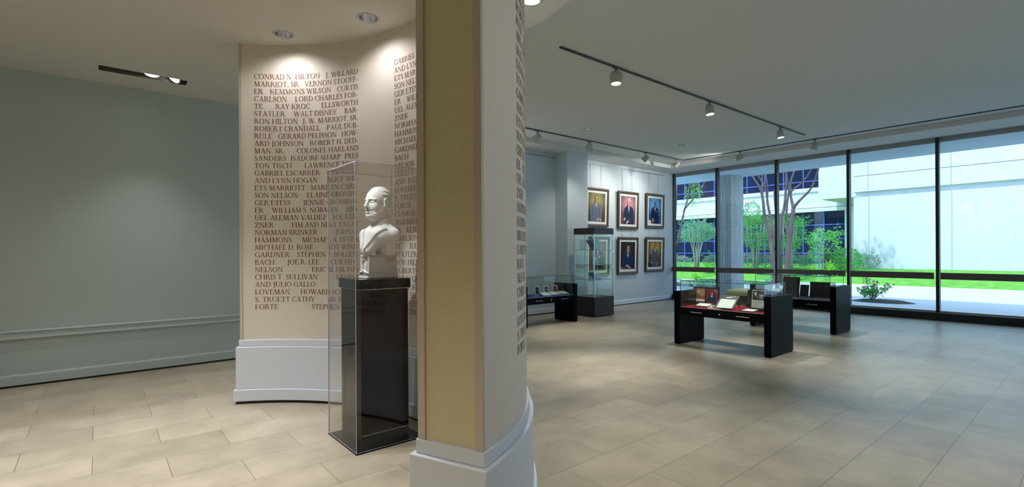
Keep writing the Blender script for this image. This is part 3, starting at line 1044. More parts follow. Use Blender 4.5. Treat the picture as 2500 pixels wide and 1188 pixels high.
    line = np.maximum(line, X - 0.042 + 0.9 * np.maximum(0.055 - Z, 0) * 0.35)
    hair = np.maximum(hair, line * 0.7)
    D = su(D, hair, 0.005)
    # ears
    ear = ell((-0.012, 0.083, 0.000), (0.021, 0.012, 0.036), rot=-0.2)
    ear = cut(ear, ell((-0.006, 0.097, 0.002), (0.012, 0.011, 0.022), rot=-0.2), 0.004)
    rim = np.abs(np.sqrt(((X + 0.013) / 0.021) ** 2 + (Z / 0.036) ** 2) - 1) * 0.024
    rim = np.sqrt(rim ** 2 + ((YA - 0.092) * 1.0) ** 2) - 0.0055
    rim = np.maximum(rim, X - 0.004 - 0.3 * np.abs(Z))
    ear = su(ear, rim, 0.004)
    ear = su(ear, ell((0.000, 0.086, -0.030), (0.010, 0.008, 0.011)), 0.006)
    D = su(D, ear, 0.004)
    # neck, collar and chest
    D = su(D, cap((-0.030, 0, -0.06), (-0.045, 0, -0.19), 0.062, 0.066), 0.025)
    tor = su(cap((-0.070, 0.0, -0.225), (-0.066, 0.112, -0.262), 0.068, 0.060), ell((0.005, 0.035, -0.275), (0.100, 0.105, 0.085)), 0.04)
    tor = su(tor, cap((0.045, 0.035, -0.30), (0.115, 0.012, -0.395), 0.080, 0.046), 0.03)
    tor = su(tor, ell((-0.045, 0, -0.19), (0.085, 0.095, 0.045)), 0.04)
    # the cut underside sweeps from the shoulders forward and down to the tip
    under = -(Z + 0.335 + 0.78 * X + 0.25 * YA)
    tor = -su(-tor, -under * 0.75, 0.02)
    D = su(D, tor, 0.010)
    col = np.sqrt(((X + 0.036) / 1.12) ** 2 + YA ** 2)
    zc = -0.158 - 0.42 * X
    ring = np.maximum(np.abs(col - 0.069 - 0.10 * (zc - Z)) - 0.0055, np.abs(Z - zc + 0.005) - 0.026)
    ring = np.maximum(ring, X - 0.055)
    D = su(D, ring, 0.004)
    # jacket: a collar seam and the lapel folded over the breast
    D = cut(D, cap((-0.085, 0.082, -0.150), (-0.005, 0.106, -0.195), 0.0032), 0.003)
    D = cut(D, cap((-0.005, 0.106, -0.195), (0.058, 0.092, -0.262), 0.0032), 0.003)
    D = cut(D, cap((0.058, 0.092, -0.262), (0.076, 0.066, -0.258), 0.0032), 0.003)
    # the lapel's free edge: raise what lies inside of it
    ex, ez = X - 0.075, Z + 0.262
    side = (YA - 0.098) + 0.62 * (-ez) * 1.0 - 0.0
    lap = tor - 0.0125
    lap = np.maximum(lap, side * 0.75)
    lap = np.maximum(lap, Z + 0.205 + 0.2 * X)
    lap = np.maximum(lap, -(Z + 0.43))
    lap = np.maximum(lap, 0.012 - YA + 0.25 * np.maximum(Z + 0.33, 0))
    lap = np.maximum(lap, -(X - 0.01))
    D = su(D, lap, 0.0015)
    D = cut(D, cap((0.112, 0.0, -0.215), (0.168, 0.0, -0.42), 0.007, 0.004), 0.005)
    # the stem that carries the bust on its block
    D = su(D, cap((-0.030, 0.0, -0.27), (-0.040, 0.0, -0.43), 0.048, 0.044), 0.015)
    D[:, :, 0] = 1.0
    pos, quads = surface_nets(D, lo, st)
    me = bpy.data.meshes.new('portrait_head')
    me.from_pydata(pos.tolist(), [], quads.tolist())
    me.materials.append(M_STONE)
    me.polygons.foreach_set('use_smooth', [True] * len(me.polygons))
    me.update()
    o = bpy.data.objects.new('portrait_head', me)
    COL.objects.link(o)
    o.parent = parent
    sm = o.modifiers.new('smooth', 'SMOOTH')
    sm.factor = 0.5
    sm.iterations = 1
    return o


BZ = 1.337
t = thing('portrait_bust', (1.815, 3.95, BZ), 'white plaster bust of a smiling balding man in a jacket on the pedestal', 'bust', R(184))
head = build_bust(t)
head.location = (0.0, 0.0, 0.625)
head.rotation_euler = (0, 0, R(15))
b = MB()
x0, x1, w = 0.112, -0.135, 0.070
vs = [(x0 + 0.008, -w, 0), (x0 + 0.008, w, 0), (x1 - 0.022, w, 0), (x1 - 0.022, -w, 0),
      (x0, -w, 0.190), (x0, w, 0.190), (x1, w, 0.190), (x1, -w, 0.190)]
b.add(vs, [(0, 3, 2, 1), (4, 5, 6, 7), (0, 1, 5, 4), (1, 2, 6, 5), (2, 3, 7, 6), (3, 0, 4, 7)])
b.build('block', mat('plaster_block_shaded', (0.56, 0.54, 0.49), 0.7, noise=(12, 0.05)), t, bevel=0.004)  # shade put into the block's colour, darker than the bust
b = MB()
# carved front of the block: pilaster strips, a shield with a laurel wreath and a scroll over the base mouldings
for s in (-1, 1):
    b.box(x0 - 0.006, x0 + 0.008, s * (w - 0.008) - 0.009, s * (w - 0.008) + 0.009, 0.0, 0.192)
b.box(x0 - 0.006, x0 + 0.010, -w - 0.001, w + 0.001, 0.178, 0.192)
b.box(x0 - 0.004, x0 + 0.018, -w - 0.003, w + 0.003, 0.0, 0.022)
b.box(x0 - 0.004, x0 + 0.024, -w - 0.005, w + 0.005, 0.0, 0.010)
b.build('mouldings', M_STONE, t, bevel=0.002)
b = MB()
for s in (-1, 1):
    for k in range(12):
        a = R(-78 + k * 15)
        c = (x0 + 0.008, s * (0.020 + 0.020 * math.cos(a)), 0.100 + 0.050 * math.sin(a))
        b.ellipsoid(c, (0.007, 0.0065 + 0.002 * (k % 2), 0.0085), 10, 8)
    b.tube([(x0 + 0.006, 0, 0.066), (x0 + 0.013, s * 0.018, 0.056), (x0 + 0.017, s * 0.04, 0.050), (x0 + 0.015, s * 0.062, 0.046), (x0 + 0.006, s * 0.080, 0.034)], [0.009, 0.010, 0.010, 0.008, 0.003], 10)
    b.tube([(x0 + 0.005, s * 0.008, 0.158), (x0 + 0.009, s * 0.022, 0.164), (x0 + 0.005, s * 0.042, 0.158)], [0.005, 0.006, 0.003], 10)
b.ellipsoid((x0 + 0.002, 0, 0.10), (0.008, 0.018, 0.034), 14, 10)
b.ellipsoid((x0 + 0.008, 0, 0.160), (0.008, 0.010, 0.012), 10, 8)
b.ellipsoid((x0 + 0.008, 0, 0.038), (0.007, 0.008, 0.012), 10, 8)
b.build('carved_relief', M_STONE, t, smooth=True)


# ------------------------------------------------------------------ portraits
def frame_mesh(b, w, h, prof, mis):
    """mitred moulding: prof is a list of (inset, y)"""
    n = len(prof)
    vs = []
    for sx, sz in ((-1, -1), (1, -1), (1, 1), (-1, 1)):
        for (i, y) in prof:
            vs.append((sx * (w / 2 - i), y, sz * (h / 2 - i)))
    fs, mi = [], []
    for c in range(4):
        d = (c + 1) % 4
        for k in range(n - 1):
            fs.append((c * n + k, d * n + k, d * n + k + 1, c * n + k + 1))
            mi.append(mis[k])
    b.add(vs, fs, mi)


def painting_ground(name, inner, outer, cx, cz, spread):
    """mottled oil ground brushed lighter around the sitter"""
    m, nt, bs = new_mat(name)
    tc = nt.nodes.new('ShaderNodeTexCoord')
    mp = nt.nodes.new('ShaderNodeMapping')
    mp.inputs['Location'].default_value = (-cx / spread, 0, -cz / spread)
    mp.inputs['Scale'].default_value = (1 / spread, 0.0, 1 / spread)
    g = nt.nodes.new('ShaderNodeTexGradient')
    g.gradient_type = 'SPHERICAL'
    n = nt.nodes.new('ShaderNodeTexNoise')
    n.inputs['Scale'].default_value = 14
    n.inputs['Detail'].default_value = 5
    ad = nt.nodes.new('ShaderNodeMath')
    ad.operation = 'MULTIPLY_ADD'
    ad.inputs[1].default_value = 0.35
    r = nt.nodes.new('ShaderNodeValToRGB')
    r.color_ramp.elements[0].position = 0.12
    r.color_ramp.elements[0].color = (*outer, 1)
    r.color_ramp.elements[1].position = 0.85
    r.color_ramp.elements[1].color = (*inner, 1)
    nt.links.new(tc.outputs['Object'], mp.inputs[0])
    nt.links.new(mp.outputs[0], g.inputs[0])
    nt.links.new(tc.outputs['Object'], n.inputs['Vector'])
    nt.links.new(n.outputs['Fac'], ad.inputs[0])
    nt.links.new(g.outputs['Fac'], ad.inputs[2])
    nt.links.new(ad.outputs[0], r.inputs[0])
    nt.links.new(r.outputs[0], bs.inputs['Base Color'])
    bs.inputs['Roughness'].default_value = 0.6
    bs.inputs['Specular IOR Level'].default_value = 0.08
    return m


def paint(name, col):
    return mat(name, col, 0.6, spec=0.08, noise=(22, 0.16))


def figure(b, S, cw, ch):
    """painted sitter; S gives pose and palette slots. Painted in canvas units: x -0.5..0.5, y 0..1 (bottom to top)."""
    lay = [0]

    def put(pts, mi, smooth_=True):
        q = smooth_poly(pts) if smooth_ else pts
        lay[0] += 1
        y = -0.0006 * lay[0]
        b.add([(max(-0.5, min(0.5, x)) * cw, y, (max(0.0, min(1.0, z)) - 0.5) * ch) for x, z in q], [tuple(range(len(q)))], mi)
    hx, hz, k = S['head']            # head centre and half height
    cxn, chin = hx + S.get('turn', 0) * 0.3 * k, hz - k
    sw = S['sw']
    lean = S.get('lean', 0.0)
    low = S.get('low', 0.0)
    for q, mi in S.get('props', []):
        put(q, mi, False)
    # body with arms
    put([(cxn - 0.08, chin + 0.015), (cxn - sw * 0.75 + lean, chin - 0.055), (cxn - sw + lean, chin - 0.11), (cxn - sw * 1.18 + lean, chin - 0.30),
         (cxn - sw * 1.12, chin - 0.46), (cxn - sw * 0.9, low), (cxn + sw * 0.95, low), (cxn + sw * 1.15, chin - 0.44),
         (cxn + sw * 1.16 + lean, chin - 0.29), (cxn + sw + lean, chin - 0.10), (cxn + sw * 0.72 + lean, chin - 0.05), (cxn + 0.08, chin + 0.015)], 1)
    # folds of the sleeves
    for s in (-1, 1):
        put([(cxn + s * sw * 0.66 + lean, chin - 0.20), (cxn + s * sw * 0.74 + lean, chin - 0.20), (cxn + s * sw * 0.66, chin - 0.46), (cxn + s * sw * 0.60, chin - 0.46)], 7, False)
        put([(cxn + s * sw * 0.95 + lean, chin - 0.16), (cxn + s * sw * 1.02 + lean, chin - 0.2), (cxn + s * sw * 1.0, chin - 0.36), (cxn + s * sw * 0.92, chin - 0.36)], 8)
    # shirt, tie, lapels
    put([(cxn - 0.055, chin + 0.02), (cxn + 0.055, chin + 0.02), (cxn + 0.065, chin - 0.04), (cxn + 0.01, chin - 0.24), (cxn - 0.01, chin - 0.24), (cxn - 0.065, chin - 0.04)], 2, False)
    put([(cxn - 0.018, chin - 0.015), (cxn + 0.018, chin - 0.015), (cxn + 0.012, chin - 0.045), (cxn + 0.028, chin - 0.20), (cxn, chin - 0.26), (cxn - 0.028, chin - 0.20), (cxn - 0.012, chin - 0.045)], 3, False)
    for s in (-1, 1):
        put([(cxn + s * 0.062, chin + 0.0), (cxn + s * 0.115, chin - 0.07), (cxn + s * 0.085, chin - 0.11), (cxn + s * 0.115, chin - 0.12), (cxn + s * 0.004, chin - 0.30)], 8, False)
        put([(cxn + s * 0.062, chin + 0.0), (cxn + s * 0.068, chin - 0.02), (cxn + s * 0.012, chin - 0.26), (cxn + s * 0.004, chin - 0.27)], 7, False)
    # hands and cuffs
    for (x, z, rx, rz, a) in S['hands']:
        ca, sa = math.cos(a), math.sin(a)

        def el(ox, rx_, rz_):
            return [(x + (ox + rx_ * math.cos(i * PI / 6)) * ca - rz_ * math.sin(i * PI / 6) * sa, z + ((ox + rx_ * math.cos(i * PI / 6)) * sa + rz_ * math.sin(i * PI / 6) * ca) * 0.8) for i in range(12)]
        put(el(-rx * 0.9, rx * 0.45, rz * 1.05), 2)
        put(el(0, rx, rz), 4)
        put(el(rx * 0.3, rx * 0.6, rz * 0.2), 9)
    # neck, head, ears, hair, features
    wx = k * 0.62 * (ch / cw) * 0.93
    put([(cxn - wx * 0.55, chin + k * 0.4), (cxn + wx * 0.55, chin + k * 0.4), (cxn + wx * 0.5, chin - 0.01), (cxn, chin - 0.035), (cxn - wx * 0.5, chin - 0.01)], 9)
    for s in (-1, 1):
        put([(hx + s * wx * 0.92, hz + k * 0.15), (hx + s * wx * 1.14, hz + k * 0.12), (hx + s * wx * 1.05, hz - k * 0.25), (hx + s * wx * 0.88, hz - k * 0.2)], 9)
    if S['hair']:
        put([(hx - wx * 1.06, hz + k * 0.05), (hx - wx * 1.08, hz + k * 0.6), (hx - wx * 0.6, hz + k * 1.08), (hx + wx * 0.1, hz + k * 1.16), (hx + wx * 0.75, hz + k * 1.0), (hx + wx * 1.08, hz + k * 0.55), (hx + wx * 1.05, hz + k * 0.05)], 5)
    put([(hx - wx, hz + k * 0.25), (hx - wx * 0.75, hz + k * 0.72), (hx, hz + k * (0.80 if S['hair'] else 1.0)), (hx + wx * 0.75, hz + k * 0.72), (hx + wx, hz + k * 0.25),
         (hx + wx * 0.9, hz - k * 0.4), (hx + wx * 0.5, hz - k * 0.9), (hx, hz - k * 1.02), (hx - wx * 0.5, hz - k * 0.9), (hx - wx * 0.9, hz - k * 0.4)], 4)
    put([(hx + wx * 0.35, hz + k * 0.5), (hx + wx * 0.95, hz + k * 0.25), (hx + wx * 0.85, hz - k * 0.4), (hx + wx * 0.4, hz - k * 0.85), (hx + wx * 0.55, hz - k * 0.2)], 9)
    tx = S.get('turn', 0) * wx * 0.2
    for s in (-1, 1):
        ex = hx + tx + s * wx * 0.42
        put([(ex - wx * 0.24, hz + k * 0.16), (ex, hz + k * 0.24), (ex + wx * 0.24, hz + k * 0.16), (ex, hz + k * 0.17)], 6)
        put([(ex - wx * 0.17, hz + k * 0.04), (ex, hz + k * 0.09), (ex + wx * 0.17, hz + k * 0.04), (ex, hz - k * 0.0)], 6)
    put([(hx + tx - wx * 0.06, hz + k * 0.05), (hx + tx + wx * 0.10, hz + k * 0.02), (hx + tx + wx * 0.20, hz - k * 0.26), (hx + tx - wx * 0.12, hz - k * 0.28)], 9)
    if S.get('moustache'):
        put([(hx + tx - wx * 0.36, hz - k * 0.46), (hx + tx, hz - k * 0.32), (hx + tx + wx * 0.36, hz - k * 0.46), (hx + tx, hz - k * 0.42)], 6)
    put([(hx + tx - wx * 0.34, hz - k * 0.50), (hx + tx, hz - k * 0.55), (hx + tx + wx * 0.34, hz - k * 0.50), (hx + tx, hz - k * 0.60)], 10)
    if S.get('square'):
        x, z = S['square']
        put([(x - 0.03, z), (x + 0.03, z + 0.01), (x + 0.03, z + 0.03), (x + 0.01, z + 0.02), (x, z + 0.045), (x - 0.03, z + 0.025)], 2, False)


def portrait(cx, cz, w, h, S, label, wire_top):
    t = thing('framed_portrait', (cx, 8.978, cz), label, 'painting', 0, 'portraits on the gallery wall')
    t.rotation_euler = (R(1.6), 0, 0)
    b = MB()
    frame_mesh(b, w, h, [(0.012, 0.0), (0.0, -0.012), (0.0, -0.045), (0.012, -0.055), (0.030, -0.058), (0.036, -0.050), (0.060, -0.042), (0.068, -0.046), (0.080, -0.040), (0.080, -0.028)],
               [1, 1, 1, 0, 0, 1, 0, 0, 1])
    b.build('frame', [M_WOODFR, M_WOODDK], t)
    b = MB()
    frame_mesh(b, w - 0.156, h - 0.156, [(0.0, -0.034), (0.058, -0.030), (0.064, -0.022)], [0, 0])
    b.build('liner', M_LINER, t)
    cw, ch = w - 0.276, h - 0.276
    b = MB()
    b.add([(-cw / 2, 0, -ch / 2), (cw / 2, 0, -ch / 2), (cw / 2, 0, ch / 2), (-cw / 2, 0, ch / 2)], [(0, 1, 2, 3)], 0)
    figure(b, S, cw, ch)
    P = S['pal']
    g = painting_ground('ground_' + S['key'], P[0], P[1], (S['head'][0]) * cw, (S['head'][1] - 0.58) * ch, S.get('spread', 0.40))
    ms = [g, paint('suit_' + S['key'], P[2]), paint('shirt_white', (0.80, 0.80, 0.80)), paint('tie_' + S['key'], P[3]),
          paint('skin_' + S['key'], P[4]), paint('hair_' + S['key'], P[5]), paint('feature_dark', (0.06, 0.035, 0.03)),
          paint('fold_' + S['key'], tuple(c * 0.45 for c in P[2])), paint('lapel_' + S['key'], tuple(min(1, c * 1.45 + 0.01) for c in P[2])),
          paint('flesh_shade_' + S['key'], tuple(c * f for c, f in zip(P[4], (0.72, 0.6, 0.55)))), paint('lips', (0.42, 0.12, 0.10)),
          paint('prop_' + S['key'], S.get('prop', (0.3, 0.2, 0.08)))]
    c = b.build('canvas', ms, t)
    c.location = (0, -0.021, 0)
    b = MB()
    b.box(-w / 2 + 0.02, w / 2 - 0.02, -0.012, -0.004, -h / 2 + 0.02, h / 2 - 0.02)
    b.build('backing', M_WOODDK, t)
    for s in (-1, 1):
        b = MB()
        b.tube([(s * 0.226, -0.004, h / 2 - 0.03), (s * 0.226, 0.012 + 0.028 * (wire_top - cz), wire_top - cz)], 0.004, 6)
        b.build('hanging_wire', M_WIRE, t)
    return t


SK = (0.62, 0.32, 0.22)
P1 = dict(key='grey_suit', head=(-0.02, 0.79, 0.128), sw=0.285, hair=True, turn=-0.4, hands=[(0.10, 0.10, 0.075, 0.05, 0.4), (0.18, 0.09, 0.07, 0.05, 2.6)],
          pal=((0.36, 0.34, 0.13), (0.07, 0.05, 0.03), (0.14, 0.18, 0.25), (0.42, 0.02, 0.05), SK, (0.16, 0.15, 0.14)),
          props=[([(-0.5, 0.0), (0.5, 0.0), (0.5, 0.13), (-0.5, 0.2)], 11)], prop=(0.07, 0.06, 0.05))
P2 = dict(key='white_hair', head=(0.04, 0.785, 0.125), sw=0.30, hair=True, turn=0.1, hands=[(-0.24, 0.20, 0.06, 0.05, 1.2), (-0.03, 0.10, 0.09, 0.05, 0.7)],
          pal=((0.60, 0.30, 0.36), (0.12, 0.05, 0.06), (0.025, 0.045, 0.085), (0.36, 0.24, 0.48), (0.74, 0.42, 0.32), (0.80, 0.76, 0.68)),
          props=[([(0.26, 0.0), (0.5, 0.0), (0.5, 0.17), (0.26, 0.17)], 11)], prop=(0.22, 0.05, 0.04))
P3 = dict(key='blue_ground', head=(0.0, 0.785, 0.118), sw=0.26, hair=False, turn=-0.2, hands=[(-0.11, 0.14, 0.08, 0.055, -0.5), (-0.15, 0.10, 0.06, 0.05, 0.6)], square=(0.13, 0.47),
          pal=((0.12, 0.42, 0.75), (0.008, 0.04, 0.22), (0.012, 0.016, 0.045), (0.06, 0.12, 0.42), (0.34, 0.14, 0.085), (0.1, 0.08, 0.07)),
          props=[([(-0.5, 0.0), (0.1, 0.0), (0.1, 0.12), (-0.5, 0.14)], 11)], prop=(0.66, 0.68, 0.70))
P4 = dict(key='dark_ground', head=(0.0, 0.73, 0.14), sw=0.33, hair=False, turn=0.0, hands=[(0.02, 0.12, 0.10, 0.055, -0.3), (0.16, 0.06, 0.06, 0.04, -0.5)], low=0.05,
          pal=((0.035, 0.035, 0.03), (0.010, 0.010, 0.012), (0.012, 0.030, 0.10), (0.01, 0.01, 0.03), (0.50, 0.25, 0.17), (0.1, 0.08, 0.07)),
          props=[([(-0.5, 0.0), (0.5, 0.0), (0.5, 0.02), (-0.5, 0.12)], 11)], prop=(0.30, 0.19, 0.05))
P5 = dict(key='golden_ground', head=(0.03, 0.855, 0.108), sw=0.20, hair=True, turn=-0.2, moustache=True, hands=[(-0.26, 0.20, 0.05, 0.04, 2.4), (0.21, 0.10, 0.05, 0.04, -1.4)],
          pal=((0.52, 0.34, 0.06), (0.07, 0.04, 0.02), (0.09, 0.11, 0.15), (0.10, 0.10, 0.14), (0.48, 0.25, 0.17), (0.02, 0.015, 0.012)), spread=0.36,
          props=[([(-0.5, 0.0), (-0.2, 0.0), (-0.2, 0.18), (-0.5, 0.18)], 11)], prop=(0.03, 0.03, 0.04))
P6 = dict(key='ochre_ground', head=(0.0, 0.82, 0.118), sw=0.28, hair=True, turn=0.2, hands=[(0.14, 0.50, 0.06, 0.05, 0.6), (-0.14, 0.42, 0.07, 0.05, -0.4)],
          pal=((0.36, 0.24, 0.07), (0.16, 0.10, 0.03), (0.018, 0.022, 0.05), (0.01, 0.01, 0.02), (0.52, 0.26, 0.19), (0.30, 0.28, 0.26)))
portrait(10.48, 2.745, 0.98, 1.06, P1, 'framed portrait of a man in grey suit and red tie, above the glass tower', 3.92)
portrait(11.865, 2.73, 0.96, 1.09, P2, 'framed portrait of a white haired man on a mauve ground, upper row', 3.92)
portrait(13.20, 2.775, 0.945, 1.055, P3, 'framed portrait of a man with pocket square on bright blue ground', 3.92)
portrait(10.50, 1.415, 0.98, 1.08, P6, 'framed portrait of a man with folded arms seen through the glass tower', 2.3)
portrait(11.84, 1.415, 0.95, 1.08, P4, 'framed portrait of a bald man in blue suit on dark ground, lower row', 2.3)
portrait(13.175, 1.445, 0.965, 1.06, P5, 'framed portrait of a standing man with moustache on golden ground', 2.3)


# ------------------------------------------------------------------ table showcases
def showcase(name, loc, rz, L, dep, H, zb, zt, gl, label, felt, flip=1):
    t = thing(name, loc, label, 'showcase', rz, 'black table showcases')
    p = 0.10
    for s in (-1, 1):
        b = MB()
        x0 = s * (L / 2 - p / 2)
        b.box(x0 - p / 2, x0 + p / 2, -dep / 2, dep / 2, 0.012, H)
        b.box(x0 - p / 2 + 0.01, x0 + p / 2 - 0.01, -dep / 2 + 0.01, dep / 2 - 0.01, 0.0, 0.012)
        b.build('end_panel', M_CASE, t, bevel=0.004)
    xi = L / 2 - p - 0.001
    b = MB()
    b.box(-xi, xi, -dep / 2 + 0.02, dep / 2 - 0.02, zb, zt)
    d = b.build('drawer_box', M_CASE, t, bevel=0.003)
    for s in (-1, 1):
        b = MB()
        hx = s * L * 0.24
        b.box(hx - 0.10, hx + 0.10, -dep / 2 - 0.012, -dep / 2 - 0.004, (zb + zt) / 2 - 0.006, (zb + zt) / 2 + 0.006)
        for q in (-1, 1):
            b.box(hx + q * 0.09 - 0.006, hx + q * 0.09 + 0.006, -dep / 2 - 0.006, -dep / 2 + 0.021, (zb + zt) / 2 - 0.005, (zb + zt) / 2 + 0.005)
        b.build('handle', M_CHROME, d)
    b = MB()
    T = Matrix.Translation((0.0, -dep / 2 + 0.02, (zb + zt) / 2)) @ Matrix.Rotation(R(90), 4, 'X')
    b.lathe([(0.0, 0.010), (0.013, 0.010), (0.016, 0.004), (0.016, 0.0)], 16, 0, T)
    b.build('lock', M_CHROME, d, smooth=False)
    b = MB()
    b.box(-xi + 0.012, xi - 0.012, -dep / 2 + 0.035, dep / 2 - 0.035, zt, zt + 0.006)
    b.build('felt_deck', felt, t)
    b = MB()
    y0, y1, g = -dep / 2 + 0.022, dep / 2 - 0.022, 0.007
    z0 = zt + 0.0005
    pane(b, -xi, xi, y0, y0 + g, z0, gl, 'y')
    pane(b, -xi, xi, y1 - g, y1, z0, gl, 'y')
    pane(b, -xi, -xi + g, y0 + g, y1 - g, z0, gl, 'x')
    pane(b, xi - g, xi, y0 + g, y1 - g, z0, gl, 'x')
    pane(b, -xi, xi, y0, y1, gl, gl + g, 'z')
    b.build('glass_hood', [M_GLASS, M_GEDGE], t)
    b = MB()
    b.box(-xi, xi, y0 - 0.003, y0 - 0.0005, zt - 0.003, zt + 0.004)
    b.build('sill_strip', M_ALU, t)
    return t


showcase('table_showcase', (7.81, 3.89, 0), R(-90), 1.56, 0.78, 0.88, 0.487, 0.622, 1.048,
         'black table showcase nearest the camera, lined with red felt', M_RED)
showcase('table_showcase', (10.73, 3.97, 0), R(-90), 1.56, 0.78, 0.875, 0.445, 0.612, 1.055,
         'black table showcase close to the windows with black display boards', mat('dark_felt', (0.05, 0.06, 0.12), 0.95, spec=0.1))
showcase('table_showcase', (7.365, 7.84, 0), 0.0, 1.57, 0.62, 0.84, 0.46, 0.602, 1.022,
         'black table showcase against the white recess wall, lined with blue felt', M_BLUE)


# ------------------------------------------------------------------ glass tower
t = thing('glass_tower_case', (9.285, 8.035, 0), 'tall glass display case with dark brown base and top before the portraits', 'showcase')
wx, wy = 0.355, 0.325
b = MB()
b.box(-wx, wx, -wy, wy, 0.02, 0.465)
b.box(-wx + 0.03, wx - 0.03, -wy + 0.03, wy - 0.03, 0.0, 0.02)
b.build('base', M_BROWN, t, bevel=0.003)
b = MB()
b.box(-wx, wx, -wy, wy, 1.96, 2.105)
b.build('top', M_BROWN, t, bevel=0.003)
b = MB()
gx, gy, g = wx - 0.015, wy - 0.015, 0.006
pane(b, -gx, gx, -gy, -gy + g, 0.465, 1.96, 'y')
pane(b, -gx, gx, gy - g, gy, 0.465, 1.96, 'y')
pane(b, -gx, -gx + g, -gy + g, gy - g, 0.465, 1.96, 'x')
pane(b, gx - g, gx, -gy + g, gy - g, 0.465, 1.96, 'x')
b.build('glass_walls', [M_GLASS, M_GEDGE], t)
for z in (0.872, 1.228, 1.588):
    b = MB()
    pane(b, -gx + 0.02, gx - 0.02, -gy + 0.012, gy - 0.012, z - 0.008, z, 'z')
    b.build('glass_shelf', [M_GLASS, M_GEDGE], t)
for sx, sy in ((-1, -1), (1, -1), (-1, 1), (1, 1)):
    b = MB()
    b.box(sx * gx - 0.009, sx * gx + 0.009, sy * gy - 0.009, sy * gy + 0.009, 0.465, 1.96)
    b.build('corner_post', M_ALU, t)
for sy in (-0.5, 0.5):
    b = MB()
    b.tube([(gx * 0.5 * (1 if sy > 0 else -1) * 0 + 0.02, sy * 0.4 + 0.1, 0.465), (0.02, sy * 0.4 + 0.1, 1.96)], 0.008, 8)
    b.build('shelf_rod', M_ALU, t)
for z in (0.60, 1.16, 1.53, 1.86):
    b = MB()
    b.box(gx - 0.045, gx - 0.012, -gy - 0.012, -gy + 0.012, z, z + 0.035)
    b.build('hinge', M_CHROME, t)


# ------------------------------------------------------------------ what lies inside the showcases
def book(name, loc, rot, w, h, d, m, label, band=None):
    """closed book: cover boards, spine and pages; local XZ is the front cover facing -Y"""
    t = thing(name, loc, label, 'book')
    t.rotation_euler = rot
    b = MB()
    b.box(0, w, 0, 0.004, 0, h)
    b.box(0, w, d - 0.004, d, 0, h)
    b.box(0, 0.004, 0.004, d - 0.004, 0, h)
    if band:
        for k in range(4):
            b.box(w * 0.15, w * 0.85, -0.0008, 0.0, h * (0.28 + 0.16 * k), h * (0.31 + 0.16 * k), 1)
    b.build('cover', [m, band or m], t)
    b = MB()
    b.box(0.004, w - 0.005, 0.004, d - 0.004, 0.004, h - 0.004)
    b.build('pages', M_WHITE, t)
    return t


book('hardback_book', (9.17, 7.84, 1.592), (R(-33), 0, R(68)), 0.20, 0.285, 0.04, mat('black_cover', (0.02, 0.018, 0.02), 0.35), 'black hardback book leaning back on the top glass shelf', mat('grey_print', (0.22, 0.22, 0.24), 0.5))
book('hardback_book', (9.36, 8.10, 1.589), (R(-9), 0, 0), 0.25, 0.26, 0.03, mat('teal_cover', (0.03, 0.30, 0.36), 0.4), 'teal book standing at the right of the top glass shelf', mat('pale_teal_print', (0.10, 0.36, 0.38), 0.5))
book('hardback_book', (9.235, 7.84, 0.876), (R(-42), 0, R(68)), 0.19, 0.25, 0.035, mat('blue_cover', (0.05, 0.13, 0.42), 0.4), 'blue book leaning back on the lowest glass shelf', mat('pale_blue_print', (0.3, 0.4, 0.62), 0.5))
book('hardback_book', (9.33, 7.86, 0.905), (R(-90), 0, R(12)), 0.26, 0.20, 0.03, mat('charcoal_cover', (0.035, 0.03, 0.035), 0.4), 'dark book lying flat on the lowest glass shelf')
b = MB()
b.box(-0.13, 0.13, -0.09, 0.09, 0, 0.003)
o = b.build('paper_sheet', M_WHITE)
o.location = (9.36, 7.93, 1.2295)
o.rotation_euler = (0, 0, R(15))
tag(o, 'white sheet of paper lying on the middle glass shelf', 'paper')

TEAL = mat('print_navy', (0.02, 0.03, 0.09), 0.5)


def small_portrait(b, x0, x1, z0, z1, y, mb, ms, mk, ms2):
    """little photograph: ground, suit, shirt and head"""
    b.add([(x0, y, z0), (x1, y, z0), (x1, y, z1), (x0, y, z1)], [(0, 1, 2, 3)], mb)
    w, h, cx = x1 - x0, z1 - z0, (x0 + x1) / 2
    q = smooth_poly([(cx - w * 0.12, z0 + h * 0.52), (cx - w * 0.36, z0 + h * 0.40), (cx - w * 0.42, z0), (cx + w * 0.42, z0), (cx + w * 0.36, z0 + h * 0.40), (cx + w * 0.12, z0 + h * 0.52)])
    b.add([(a, y - 0.0006, max(z0, c)) for a, c in q], [tuple(range(len(q)))], ms)
    b.add([(cx - w * 0.09, y - 0.0012, z0 + h * 0.50), (cx, y - 0.0012, z0 + h * 0.24), (cx + w * 0.09, y - 0.0012, z0 + h * 0.50)], [(0, 1, 2)], ms2)
    n = 14
    b.add([(cx + w * 0.13 * math.cos(2 * PI * k / n), y - 0.0018, z0 + h * 0.66 + h * 0.16 * math.sin(2 * PI * k / n)) for k in range(n)], [tuple(range(n))], mk)


